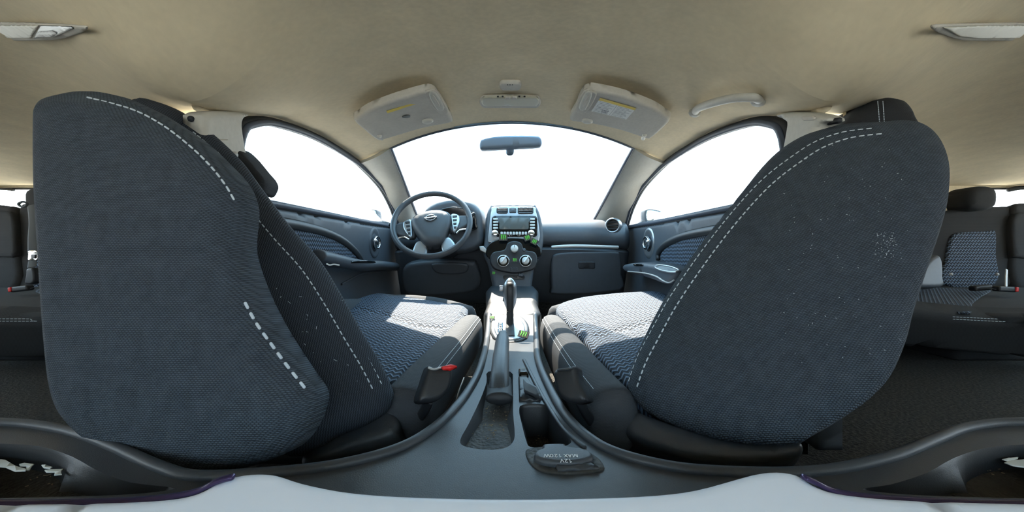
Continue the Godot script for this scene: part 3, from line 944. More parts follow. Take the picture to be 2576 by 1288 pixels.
		if k[3] > 0.0: part(dial, "pointer", rbox(Vector3(0.008, kr * 2.3, 0.012), 0.004, Transform3D(Basis(dir.cross(st.n), dir, st.n), kc + st.n * 0.024 + dir * 0.006)), M.white)
		else: part(dial, "pointer", rbox(Vector3(0.002, kr * 0.7, 0.003), 0.001, Transform3D(Basis(dir.cross(st.n), dir, st.n), kc + st.n * 0.021 + dir * 0.01)), M.black)
	part(sb, "side_button", lathe(st.at(1319, 629, 0.012), st.n, [[0.008, 0], [0.008, 0.004], [0.006, 0.006], [0, 0.006]], 16), M.plastic)
	part(sb, "lower_button", pillow(rounded(1283, 672, 1303, 682, 3), pl.call(0.012), 0.003, 0.003, 0.004, {"spread": 0.01}).mesh(), M.dark_plastic)
	part(sb, "storage_slot", pillow(rounded(1266, 692, 1320, 702, 4), pl.call(0.003), 0.003, 0.001, 0.006, {"spread": 0.02}).mesh(), M.black)
	part(sb, "socket_switch", pillow(rounded(1304, 686, 1316, 696, 2), pl.call(0.004), 0.003, 0.003, 0.004, {"spread": 0.01}).mesh(), M.plastic)
	# pale corner tab at the left of the stack
	part(d, "trim_tab", pillow(V2([1206, 620, 1216, 619, 1232, 637, 1228, 640, 1208, 630]), [P(1206, 620, 1.90), P(1232, 620, 1.90), P(1206, 640, 1.90)], 0.004, 0.004, 0.01, {"spread": 0.02}).mesh(), M.satin)
	# lower tunnel below the stack, down to the console
	part(d, "tunnel", pillow(smooth2(V2([1232, 726, 1344, 726, 1352, 770, 1352, 802, 1226, 802, 1226, 770]), true, 3), [P(1232, 720, 1.93), P(1344, 720, 1.93), P(1288, 800, 1.52)], 0.03, 0.02, 0.12, {"spread": 0.04}).mesh(), M.dark_plastic)

# ---------- steering wheel ----------
func steering_wheel():
	var c := P(1086, 562, 1.72)
	var t := thing("steering_wheel", c, "dark three spoke steering wheel with silver button panel and oval badge", "steering wheel")
	var ax := Vector3(0.02, 0.50, 0.866).normalized()     # towards the driver
	var x := Vector3.UP.cross(ax).normalized().rotated(ax, 0.16)
	var y := ax.cross(x)
	var at := func(a: float, b: float, h := 0.0) -> Vector3: return c + x * a + y * b + ax * h
	var ring := []
	for k in 48: ring.append(at.call(0.165 * cos(TAU * k / 48.0), 0.165 * sin(TAU * k / 48.0)))
	part(t, "rim", sweep(ring, 0.0125, 0.014, ax, 12, false, true), M.plastic)
	var w := Pillow.new()
	var body := func(pts: Array, h: float, r: float, b: float, th: float, sp := 0.02) -> ArrayMesh:
		var px := []
		for p in pts: px.append(px_of(at.call(p.x, p.y, h)))
		return pillow(px, [at.call(0, 0, h), at.call(0.1, 0, h), at.call(0, 0.1, h)], r, b, th, {"spread": sp}).mesh()
	part(t, "airbag_cover", body.call(smooth2(V2([-0.085, 0.03, -0.05, 0.058, 0.0, 0.066, 0.05, 0.058, 0.085, 0.03, 0.08, -0.02, 0.062, -0.06, 0.035, -0.105, 0.0, -0.115, -0.035, -0.105, -0.062, -0.06, -0.08, -0.02]), true, 4), 0.0, 0.03, 0.022, 0.03), M.plastic, "dark airbag cover with an oval badge")
	for s in [-1, 1]:
		part(t, "spoke", body.call(smooth2(V2([s * 0.07, 0.035, s * 0.11, 0.03, s * 0.16, 0.02, s * 0.163, -0.02, s * 0.12, -0.045, s * 0.075, -0.05]), true, 4), -0.012, 0.01, 0.008, 0.015), M.plastic)
		var bp := part(t, "button_panel", body.call(smooth2(V2([s * 0.088, 0.034, s * 0.118, 0.026, s * 0.122, -0.005, s * 0.105, -0.045, s * 0.088, -0.06, s * 0.084, -0.02]), true, 4), -0.002, 0.006, 0.006, 0.01), M.silver, "silver panel of audio buttons")
		for k in 4:
			var yy := 0.018 - k * 0.019
			part(bp, "button", body.call([Vector2(s * 0.092, yy + 0.006), Vector2(s * 0.113 - s * k * 0.003, yy + 0.005), Vector2(s * 0.111 - s * k * 0.003, yy - 0.006), Vector2(s * 0.092, yy - 0.006)], 0.0045, 0.002, 0.002, 0.002, 0.01), M.dark_plastic)
		part(t, "lower_spoke", body.call(smooth2(V2([s * 0.03, -0.10, s * 0.055, -0.075, s * 0.075, -0.085, s * 0.09, -0.13, s * 0.06, -0.155, s * 0.035, -0.15]), true, 4), -0.012, 0.008, 0.006, 0.012), M.silver)
		var lp := []
		for p in [[0.045, -0.152], [0.09, -0.138], [0.135, -0.095], [0.15, -0.06], [0.12, -0.055], [0.1, -0.07]]: lp.append(at.call(s * p[0], p[1], 0.004))
		part(t, "spoke_trim", sweep(path3(lp), 0.004, 0.003, ax, 8), M.chrome)
	var ov := []
	for k in 20: ov.append(at.call(0.021 * cos(TAU * k / 20.0), 0.012 + 0.014 * sin(TAU * k / 20.0), 0.026))
	var em := part(t, "badge", sweep(ov, 0.002, 0.003, ax, 8, false, true), M.chrome, "chrome oval badge")
	part(em, "badge_bar", sweep([at.call(-0.026, 0.012, 0.027), at.call(0.026, 0.012, 0.027)], 0.003, 0.004, ax, 8), M.chrome)
	# stalks
	for s in [-1, 1]:
		part(t, "stalk", sweep([at.call(s * 0.05, -0.0, -0.06), at.call(s * 0.15, 0.04, -0.055), at.call(s * 0.19, 0.06, -0.05)], 0.008, 0.008, ax, 8), M.dark_plastic)
	part(t, "column", sweep([at.call(0, -0.02, -0.02), at.call(0, -0.04, -0.13)], 0.045, 0.045, Vector3.UP, 16), M.dark_plastic)

# ---------- centre console ----------
var con := [[0.2, -0.28], [0.42, -0.276], [0.55, -0.268], [0.72, -0.26], [0.9, -0.25], [1.15, -0.24], [1.32, -0.2], [1.5, -0.155], [1.7, -0.13]]
func on_console(px: float, py: float, lift := 0.0) -> Vector3:
	var dy := (644.0 - py) / F
	var a := 0.2; var b := 1.7
	for k in 40:
		var m := (a + b) / 2
		if dy * m - interp(con, m) - lift > 0.0: a = m
		else: b = m
	return P(px, py, (a + b) / 2)
func console_sheet(outer: Array, holes: Array, sp: float) -> ArrayMesh:
	var rng := RandomNumberGenerator.new(); rng.seed = 4
	var po := PackedVector2Array(); var hs := []
	for p in outer:
		var w := on_console(p.x, p.y); po.append(Vector2(w.x, -w.z))
	for h in holes:
		var q := PackedVector2Array()
		for p in h: q.append(Vector2(p.x, -p.z))
		hs.append(q)
	var pts := PackedVector2Array()
	for poly in [po] + hs:
		for i in poly.size():
			var a: Vector2 = poly[i]; var b: Vector2 = poly[(i + 1) % poly.size()]
			var k := maxi(1, int(a.distance_to(b) / (sp * 0.6)))
			for j in k: pts.append(a.lerp(b, float(j) / k) + Vector2(rng.randf(), rng.randf()) * 1e-6)
	var inside := func(c: Vector2) -> bool:
		if not Geometry2D.is_point_in_polygon(c, po): return false
		for h in hs:
			if Geometry2D.is_point_in_polygon(c, h): return false
		return true
	var nb := pts.size()
	var x := -1.1
	while x < 1.1:
		var y := 0.3
		while y < 1.6:
			var c := Vector2(x + rng.randf() * 0.004, y + rng.randf() * 0.004)
			if inside.call(c):
				var far := true
				for i in nb:
					if pts[i].distance_squared_to(c) < sp * sp * 0.2: far = false; break
				if far: pts.append(c)
			y += sp
		x += sp
	var t := Geometry2D.triangulate_delaunay(pts)
	var mb := MB.new()
	for p in pts: mb.add(Q(p.x, interp(con, p.y), p.y), p)
	for k in range(0, t.size(), 3):
		if inside.call((pts[t[k]] + pts[t[k + 1]] + pts[t[k + 2]]) / 3.0):
			var ar := (pts[t[k + 1]] - pts[t[k]]).cross(pts[t[k + 2]] - pts[t[k]])
			if ar > 0: mb.tri(t[k], t[k + 1], t[k + 2])
			else: mb.tri(t[k], t[k + 2], t[k + 1])
	return mb.commit(EYE)
# an open box under a hole of the sheet: rounded lip, wall, floor
func tub(parent: Node3D, hole: Array, depth: float, inset: float, wall: Material, bottom: Material, called: String):
	var c := Vector3.ZERO
	for p in hole: c += p
	c /= hole.size()
	var lip := []; var w1 := []; var w2 := []
	for p in hole:
		var dir: Vector3 = (c - p); dir.y = 0; dir = dir.normalized()
		lip.append(p)
		w1.append(p + dir * 0.004 + Vector3(0, -0.005, 0))
		w2.append(p + dir * inset + Vector3(0, -depth, 0))
	var mb := MB.new()
	mb.rows([lip, w1, w2], true)
	var b := part(parent, called, mb.commit(c + Vector3(0, 0.05, 0)), wall)
	var fp := PackedVector2Array()
	for p in w2: fp.append(Vector2(p.x, -p.z))
	var t := Geometry2D.triangulate_polygon(fp)
	var fl := MB.new()
	for i in w2.size(): fl.add(w2[i], fp[i])
	for k in t.size(): fl.ix.append(t[k])
	part(b, "tray_floor", fl.commit(c + Vector3(0, 1, 0)), bottom)
func console():
	var c := thing("centre_console", Q(0, -0.45, 0.8), "black plastic centre console with trays between the front seats", "console")
	var left := smooth2(V2([1231, 792, 1226, 850, 1216, 900, 1196, 955, 1150, 1023, 1080, 1088, 990, 1136, 850, 1173, 700, 1192, 500, 1202, 400, 1178, 280, 1124, 180, 1089, 80, 1071, 0, 1066, -90, 1066]), false, 5)
	var right := smooth2(V2([1346, 792, 1349, 850, 1353, 905, 1376, 965, 1420, 1043, 1480, 1103, 1560, 1146, 1700, 1180, 1850, 1192, 2000, 1193, 2120, 1181, 2250, 1150, 2350, 1110, 2420, 1082, 2500, 1068, 2576, 1065, 2666, 1065]), false, 5)
	var outer := []
	outer.append_array(left)
	outer.append_array(V2([-90, 1300, 2666, 1300]))
	var rr := right.duplicate(); rr.reverse()
	outer.append_array(rr)
	var hole := func(px: Array) -> Array:
		var o := []
		for p in smooth2(V2(px), true, 3): o.append(on_console(p.x, p.y))
		return o
	var brake_tray: Array = hole.call([1228, 935, 1284, 935, 1290, 965, 1291, 1040, 1295, 1095, 1286, 1117, 1262, 1129, 1215, 1131, 1167, 1122, 1158, 1106, 1178, 1068, 1206, 1010, 1224, 962])
	var well: Array = hole.call([1306, 1032, 1316, 1018, 1372, 1018, 1392, 1042, 1434, 1103, 1432, 1117, 1412, 1124, 1372, 1128, 1334, 1124, 1324, 1110, 1311, 1060])
	var lt: Array = hole.call([-80, 1118, 0, 1116, 100, 1123, 180, 1148, 250, 1186, 330, 1214, 440, 1229, 300, 1245, 0, 1253, -80, 1255])
	var rt: Array = hole.call([2656, 1116, 2576, 1118, 2480, 1127, 2400, 1152, 2330, 1190, 2240, 1219, 2170, 1231, 2300, 1245, 2576, 1254, 2656, 1256])
	part(c, "top_panel", console_sheet(outer, [brake_tray, well, lt, rt], 0.02), M.plastic)
	tub(c, brake_tray, 0.018, 0.012, M.plastic, M.tray, "brake_tray")
	tub(c, well, 0.055, 0.006, M.dark_plastic, M.mat_brown, "storage_well")
	tub(c, lt, 0.03, 0.02, M.dark_plastic, M.mat_brown, "rear_tray")
	tub(c, rt, 0.03, 0.02, M.dark_plastic, M.mat_brown, "rear_tray")
	for side in [left, right]:
		var p3 := []; var low := []; var mid := []
		for p in side:
			var w := on_console(p.x, p.y)
			p3.append(w + Vector3(0, 0.002, 0)); mid.append(w); low.append(Vector3(w.x, FLOOR_Y, w.z))
		part(c, "edge_rail", sweep(p3, 0.008, 0.007, Vector3.UP, 10), M.plastic, "rounded console edge worn to a soft shine")
		var mb := MB.new()
		mb.rows([mid, low])
		part(c, "side_wall", mb.commit(Q(-3.0 if side == left else 3.0, 0, 1.0)), M.dark_plastic)
	# raised inner line along the right edge
	var rl := []
	for p in smooth2(V2([1318, 905, 1340, 950, 1372, 1010, 1420, 1080, 1470, 1125]), false, 4): rl.append(on_console(p.x, p.y, 0.001))
	part(c, "seam_ridge", sweep(rl, 0.004, 0.003, Vector3.UP, 6), M.plastic)
	# gear plate
	var gp := [on_console(1225, 845, 0.004), on_console(1335, 845, 0.004), on_console(1288, 800, 0.004)]
	var base := pillow(smooth2(V2([1233, 830, 1237, 806, 1252, 797, 1286, 793, 1312, 799, 1329, 818, 1330, 840, 1316, 858, 1290, 866, 1258, 862, 1240, 850]), true, 4), gp, 0.008, 0.006, 0.012, {"spread": 0.02, "up": Vector3.UP})
	var g := part(c, "gear_plate", base.mesh(), M.dark_plastic)
	var face := pillow(smooth2(V2([1243, 828, 1247, 808, 1262, 801, 1288, 798, 1306, 803, 1319, 820, 1320, 838, 1308, 852, 1288, 857, 1264, 853, 1250, 844]), true, 4), [gp[0] + Vector3(0, 0.006, 0), gp[1] + Vector3(0, 0.006, 0), gp[2] + Vector3(0, 0.006, 0)], 0.006, 0.004, 0.006, {"spread": 0.02, "up": Vector3.UP})
	part(g, "silver_face", face.mesh(), M.silver, "silver oval gear plate")
	var gf := [face.at(1250, 840, 0.001), face.at(1310, 840, 0.001), face.at(1288, 805, 0.001)]
	var gates := pillow(V2([1273, 799, 1292, 799, 1295, 846, 1271, 846]), gf, 0.004, 0.002, 0.002, {"spread": 0.02, "up": Vector3.UP})
	part(g, "lever_slot", gates.mesh(), M.rubber)
	var ind := pillow(V2([1253, 812, 1266, 812, 1265, 839, 1251, 837]), gf, 0.003, 0.002, 0.002, {"spread": 0.02, "up": Vector3.UP})
	part(g, "gear_indicator", ind.mesh(), M.gloss_black)
	for k in 5:
		letter(g, ["P", "R", "N", "D", "L"][k], ind.at(1259, 814.5 + k * 5.2, 0.0005), face.ex, face.ey, 0.011, M.white)
	# switch, flip lid and socket lid
	var kp := [on_console(1310, 960, 0.002), on_console(1350, 960, 0.002), on_console(1330, 1000, 0.002)]
	part(c, "seat_heater_switch", pillow(V2([1304, 932, 1326, 932, 1330, 945, 1306, 945]), kp, 0.004, 0.006, 0.008, {"spread": 0.01, "up": Vector3.UP}).mesh(), M.gloss_black)
	part(c, "socket_base", pillow(V2([1304, 951, 1326, 951, 1362, 1000, 1360, 1006, 1306, 1006]), kp, 0.004, 0.005, 0.008, {"spread": 0.015, "up": Vector3.UP}).mesh(), M.dark_plastic)
	part(c, "flip_lid", pillow(V2([1316, 954, 1352, 974, 1362, 998, 1358, 1002, 1318, 985]), [on_console(1316, 960, 0.020), on_console(1352, 974, 0.022), on_console(1320, 985, 0.012)], 0.004, 0.003, 0.006, {"spread": 0.015, "up": Vector3.UP}).mesh(), M.plastic, "dark flip lid standing half open")
	var lp := [on_console(1360, 1150, 0.003), on_console(1480, 1150, 0.003), on_console(1420, 1180, 0.003)]
	part(c, "lid_recess", pillow(smooth2(V2([1322, 1140, 1340, 1128, 1420, 1124, 1480, 1138, 1515, 1165, 1508, 1186, 1400, 1192, 1345, 1176]), true, 4), [lp[0] - Vector3(0, 0.002, 0), lp[1] - Vector3(0, 0.002, 0), lp[2] - Vector3(0, 0.002, 0)], 0.004, 0.002, 0.004, {"spread": 0.02, "up": Vector3.UP}).mesh(), M.tray)
	part(c, "lid_hinge", pillow(V2([1394, 1170, 1484, 1166, 1508, 1180, 1404, 1187]), lp, 0.003, 0.004, 0.004, {"spread": 0.015, "up": Vector3.UP}).mesh(), M.plastic)
	var lid := pillow(smooth2(V2([1343, 1158, 1347, 1146, 1364, 1138, 1368, 1128, 1420, 1127, 1426, 1133, 1462, 1138, 1488, 1149, 1493, 1160, 1480, 1170, 1440, 1177, 1395, 1176, 1358, 1169]), true, 4), lp, 0.005, 0.008, 0.006, {"spread": 0.012, "up": Vector3.UP})
	var lo := part(c, "socket_lid", lid.mesh(), M.plastic, "oval socket lid printed 12V MAX 120W")
	letter(lo, "12V", lid.at(1424, 1159, 0.0004), -lid.ex, -lid.ey, 0.0072, M.white)
	letter(lo, "MAX 120W", lid.at(1411, 1146, 0.0004), -lid.ex, -lid.ey, 0.0072, M.white)
func letter(parent: Node3D, txt: String, at: Vector3, ex: Vector3, ey: Vector3, size: float, m: Material):
	var t := TextMesh.new()
	var f := SystemFont.new(); f.font_names = PackedStringArray(["Droid Sans"])
	t.font = f
	t.text = txt; t.font_size = 32; t.pixel_size = size / 32.0 * 1.3; t.depth = 0.0006
	var o := MeshInstance3D.new()
	o.mesh = t; o.material_override = m; o.name = "lettering"
	parent.add_child(o, true)
	o.transform = Transform3D(Basis(ex.normalized(), ey.normalized(), ex.cross(ey).normalized()), at)

# ---------- front seats ----------
func driver_seat():
	var t := thing("driver_seat", Q(-0.4, -0.45, 1.0), "dark cloth front seat behind the steering wheel, sunlit zigzag cushion", "seat")
	# side of the backrest
	var sp := [P(480, 330, 0.84), P(985, 985, 0.735), P(640, 800, 0.72)]
	var side := pillow(smooth2(V2([352, 258, 400, 264, 470, 292, 545, 345, 610, 408, 660, 475, 735, 575, 805, 655, 858, 740, 908, 830, 950, 900, 984, 970, 990, 1000, 975, 1034, 925, 1066, 850, 1096, 790, 1128, 700, 1140, 560, 1000, 420, 640, 320, 400, 300, 300]), true, 4), sp, 0.05, 0.035, 0.07, {"spread": 0.022, "dome": 0.012})
	var seam := V2([440, 305, 500, 342, 560, 398, 610, 455, 650, 520, 700, 582, 770, 660, 826, 745, 878, 835, 920, 905, 955, 975])
	side.seam(smooth2(seam, false, 3), 0.007, 0.006)
	var so := part(t, "side_bolster", side.mesh(), M.rib)
	for dx in [-13.0, 9.0]:
		var path := []
		for p in smooth2(V2([480, 340, 560, 408, 610, 465, 650, 528, 700, 590, 770, 668, 826, 752, 878, 842, 920, 912, 955, 980]), false, 5): path.append(side.at(p.x + dx, p.y - dx * 0.6, 0.0008))
		stitches(so, path, 0.0125, 0.0085, 0.0011, M.thread)
	lint(so, side, 9, 26, Rect2(690, 690, 210, 300), M.thread, 0.006)
	# rear panel, nearest the eye
	var pp := [P(125, 600, 0.67), P(800, 600, 0.60), P(450, 1150, 0.585)]
	var back := pillow(smooth2(V2([122, 330, 127, 290, 150, 258, 190, 242, 245, 236, 310, 244, 370, 268, 430, 304, 495, 350, 552, 404, 600, 458, 622, 520, 616, 600, 620, 650, 652, 740, 700, 835, 764, 935, 800, 990, 798, 1030, 775, 1085, 730, 1135, 640, 1170, 560, 1190, 480, 1194, 380, 1172, 280, 1128, 205, 1062, 168, 985, 150, 850, 135, 650, 124, 480]), true, 4), pp, 0.06, 0.045, 0.025, {"spread": 0.02, "dome": 0.02, "dome_len": 0.16})
	back.seam(smooth2(V2([235, 252, 330, 283, 400, 322, 464, 374, 516, 427, 552, 475, 578, 520]), false, 3), 0.006, 0.006)
	back.seam(smooth2(V2([622, 790, 674, 872, 722, 940, 768, 995]), false, 3), 0.006, 0.006)
	var bo := part(t, "backrest", back.mesh(), M.knit)
	var p1 := []
	for p in smooth2(V2([225, 246, 330, 274, 405, 312, 474, 364, 528, 416, 566, 464, 590, 505]), false, 5): p1.append(back.at(p.x, p.y, 0.001))
	stitches(bo, p1, 0.0145, 0.0105, 0.0015, M.thread)
	var p2 := []
	for p in smooth2(V2([620, 768, 646, 815, 684, 868, 726, 925, 774, 985]), false, 5): p2.append(back.at(p.x, p.y, 0.001))
	stitches(bo, p2, 0.018, 0.012, 0.0021, M.thread)
	# headrest seen over the shoulder, shoulder edge in front
	part(t, "headrest", pillow(smooth2(V2([325, 270, 345, 252, 372, 250, 395, 258, 415, 276, 420, 330, 320, 330]), true, 4), facing_plane(370, 290, 0.95), 0.015, 0.02, 0.06, {"spread": 0.02}).mesh(), M.black_cloth)
	part(t, "shoulder", pillow(smooth2(V2([585, 368, 612, 386, 645, 425, 664, 448, 668, 468, 650, 490, 610, 460, 580, 410]), true, 4), facing_plane(630, 430, 0.92), 0.012, 0.012, 0.05, {"spread": 0.02}).mesh(), M.black_cloth)
	# plastic hinge cover
	part(t, "hinge_cover", pillow(smooth2(V2([770, 1150, 850, 1100, 930, 1068, 980, 1036, 1004, 1056, 1006, 1090, 985, 1110, 900, 1135, 830, 1160, 770, 1180]), true, 4), [P(800, 1140, 0.70), P(990, 1060, 0.73), P(900, 1130, 0.69)], 0.02, 0.018, 0.05, {"spread": 0.02}).mesh(), M.plastic)
	# cushion
	seat_cushion(t, -1)
	part(t, "seat_rail_cover", sweep(path3([Q(-0.185, -0.335, 0.80), Q(-0.165, -0.325, 1.0), Q(-0.135, -0.31, 1.4)]), 0.022, 0.05, Vector3.UP, 12), M.dark_plastic)
	part(t, "seat_base", box_at(Q(-0.60, -0.45, 1.45), Q(-0.18, -0.29, 0.85), 0.02), M.dark_plastic)
# short pale fibres caught in the cloth
func lint(parent: Node3D, w: Pillow, sd: int, n: int, box: Rect2, m: Material, longest := 0.0022):
	var rng := RandomNumberGenerator.new(); rng.seed = sd
	var mb := MB.new()
	for k in n:
		var px := box.position + Vector2(rng.randf(), rng.randf()) * box.size
		if not Geometry2D.is_point_in_polygon(w.hit(px.x, px.y), w.poly): continue
		var a := w.at(px.x, px.y, 0.0004)
		var q := px + Vector2(1, 0).rotated(rng.randf() * TAU) * 10.0
		var dir := (w.at(q.x, q.y, 0.0004) - a).normalized()
		var l := longest * pow(rng.randf(), 2.0) + 0.0006
		sweep_into(mb, [a, a + dir * l * 0.5 + w.n * 0.0003, a + dir * l], 0.00035, 0.00035, Vector3(0.2, 1, 0.1), 4)
	part(parent, "lint", mb.commit(), m, "", "stuff")
func seat_cushion(t: Node3D, s: int):
	# centre panel with a quilting line, bolsters on both sides
	var top: Array
	var pl: Array
	if s < 0:
		top = V2([880, 775, 905, 756, 955, 746, 1040, 756, 1130, 772, 1178, 784, 1150, 840, 1090, 905, 1020, 965, 985, 985, 900, 960, 840, 860])
		pl = [Q(-0.5, -0.185, 1.6), Q(-0.2, -0.195, 1.6), Q(-0.35, -0.27, 0.8)]
	else:
		top = V2([1398, 782, 1440, 760, 1520, 748, 1600, 742, 1660, 742, 1700, 760, 1720, 800, 1700, 960, 1600, 982, 1560, 962, 1500, 900, 1440, 830])
		pl = [Q(0.2, -0.195, 1.6), Q(0.5, -0.185, 1.6), Q(0.35, -0.27, 0.8)]
	var cu := pillow(smooth2(top, true, 4), pl, 0.04, 0.02, 0.06, {"spread": 0.025, "up": Vector3.UP, "dome": 0.006})
	if s < 0: cu.seam(V2([905, 790, 980, 812, 1060, 838, 1110, 838]), 0.010, 0.012)
	else: cu.seam(V2([1500, 860, 1560, 850, 1640, 826, 1700, 806]), 0.010, 0.012)
	part(t, "seat_cushion", cu.mesh(), M.zigzag, "zigzag patterned blue grey seat cushion")
	var bl: Array
	var rx: Array
	var ry: Array
	if s < 0: bl = [Q(-0.205, -0.315, 0.75), Q(-0.192, -0.302, 0.88), Q(-0.170, -0.288, 1.1), Q(-0.150, -0.272, 1.32), Q(-0.148, -0.275, 1.45), Q(-0.165, -0.28, 1.52)]
	else: bl = [Q(0.190, -0.315, 0.75), Q(0.172, -0.302, 0.88), Q(0.155, -0.288, 1.1), Q(0.142, -0.272, 1.32), Q(0.145, -0.275, 1.45), Q(0.165, -0.28, 1.52)]
	var bp := path3(bl, 5)
	for i in bp.size():
		var k := float(i) / (bp.size() - 1)
		rx.append(lerpf(0.050, 0.042, k) * (1.0 - 0.35 * pow(k, 6)))
		ry.append(lerpf(0.070, 0.066, k) * (1.0 - 0.35 * pow(k, 6)))
	var mb := MB.new()
	sweep_into(mb, bp, rx, ry, Vector3.UP, 28, true, false, 2.6)
	var b := part(t, "cushion_bolster", mb.commit(), M.cushion_side)
	# twin stitching along the bolster's shoulder
	for a in [0.72, 0.95]:
		var path := []
		for i in range(1, bp.size() - 2):
			var tt: Vector3 = (bp[i + 1] - bp[i - 1]).normalized()
			var sd := tt.cross(Vector3.UP).normalized() * -s
			var cc := cos(a); var ss := sin(a)
			path.append(bp[i] + sd * rx[i] * pow(cc, 2.0 / 2.6) * 1.008 + Vector3.UP * ry[i] * pow(ss, 2.0 / 2.6) * 1.012)
		stitch_line(b, path, 0.009, 0.006, 0.0007, M.thread)
	# front roll and outer bolster
	var fr := path3([Q(s * 0.17, -0.245, 1.53), Q(s * 0.3, -0.225, 1.62), Q(s * 0.45, -0.215, 1.64), Q(s * 0.575, -0.22, 1.6)], 5)
	part(t, "cushion_front", sweep(fr, 0.045, 0.055, Vector3.UP, 16), M.cushion_side)
	part(t, "cushion_bolster", sweep(path3([Q(s * 0.59, -0.225, 1.58), Q(s * 0.60, -0.20, 1.3), Q(s * 0.60, -0.20, 0.95)]), 0.035, 0.055, Vector3.UP, 16), M.cushion_side)
func passenger_seat():
	var t := thing("passenger_seat", Q(0.4, -0.45, 1.0), "dark cloth front seat beside the grey padded armrest, tall headrest", "seat")
	var pp := [P(1600, 980, 0.76), P(2200, 330, 0.80), P(2150, 1000, 0.62)]
	var back := pillow(smooth2(V2([1580, 972, 1592, 915, 1625, 840, 1672, 752, 1735, 655, 1800, 568, 1862, 492, 1912, 430, 1960, 385, 2020, 350, 2100, 326, 2190, 318, 2280, 316, 2330, 330, 2366, 368, 2386, 425, 2386, 490, 2372, 556, 2345, 640, 2318, 720, 2296, 790, 2278, 860, 2240, 945, 2185, 1005, 2120, 1050, 2060, 1084, 2010, 1112, 1930, 1118, 1830, 1108, 1740, 1084, 1660, 1052, 1605, 1015]), true, 4), pp, 0.06, 0.045, 0.08, {"spread": 0.02, "dome": 0.03, "dome_len": 0.2})
	var seam := V2([1592, 960, 1612, 905, 1645, 842, 1690, 760, 1752, 668, 1816, 582, 1878, 508, 1935, 450, 2000, 400, 2060, 362, 2130, 338, 2210, 328])
	back.seam(smooth2(seam, false, 3), 0.006, 0.006)
	var bo := part(t, "backrest", back.mesh(), M.knit)
	for dx in [[-9, -6, 0.0011], [12, 8, 0.0013]]:
		var path := []
		for p in smooth2(seam, false, 5): path.append(back.at(p.x + dx[0], p.y + dx[1], 0.001))
		stitches(bo, path, 0.0125, 0.0085, dx[2], M.thread)
	lint(bo, back, 3, 90, Rect2(1960, 360, 330, 560), M.thread)
	lint(bo, back, 5, 60, Rect2(2200, 580, 55, 70), M.thread)
	# headrest with two rows of thread
	var hr := pillow(smooth2(V2([2098, 330, 2125, 302, 2160, 274, 2190, 256, 2215, 250, 2245, 256, 2266, 276, 2278, 300, 2285, 330, 2200, 345]), true, 4), facing_plane(2190, 300, 0.90), 0.04, 0.045, 0.08, {"spread": 0.018})
	var h := part(t, "headrest", hr.mesh(), M.black_cloth, "black cloth headrest with two pale thread seams")
	for x in [[2208, 2213], [2221, 2225]]:
		var path := []
		for k in 8: path.append(hr.at(lerpf(x[0], x[1], k / 7.0), lerpf(256, 312, k / 7.0), 0.001))
		stitch_line(h, path, 0.006, 0.004, 0.0008, M.thread)
	# plastic skirt below the backrest
	part(t, "hinge_cover", pillow(smooth2(V2([1570, 1062, 1600, 1040, 1640, 1052, 1740, 1086, 1830, 1110, 1930, 1120, 2010, 1114, 2010, 1150, 1930, 1168, 1800, 1168, 1680, 1145, 1600, 1112, 1572, 1090]), true, 4), [P(1600, 1070, 0.74), P(1990, 1130, 0.64), P(1750, 1140, 0.68)], 0.02, 0.016, 0.05, {"spread": 0.02}).mesh(), M.plastic)
	part(t, "recliner_cover", pillow(smooth2(V2([1502, 1032, 1530, 1025, 1600, 1030, 1612, 1045, 1580, 1062, 1572, 1095, 1540, 1085]), true, 4), [P(1502, 1030, 0.80), P(1600, 1030, 0.80), P(1560, 1090, 0.77)], 0.015, 0.012, 0.04, {"spread": 0.02}).mesh(), M.plastic)
	seat_cushion(t, 1)
	part(t, "seat_base", box_at(Q(0.18, -0.45, 1.45), Q(0.60, -0.29, 0.85), 0.02), M.dark_plastic)

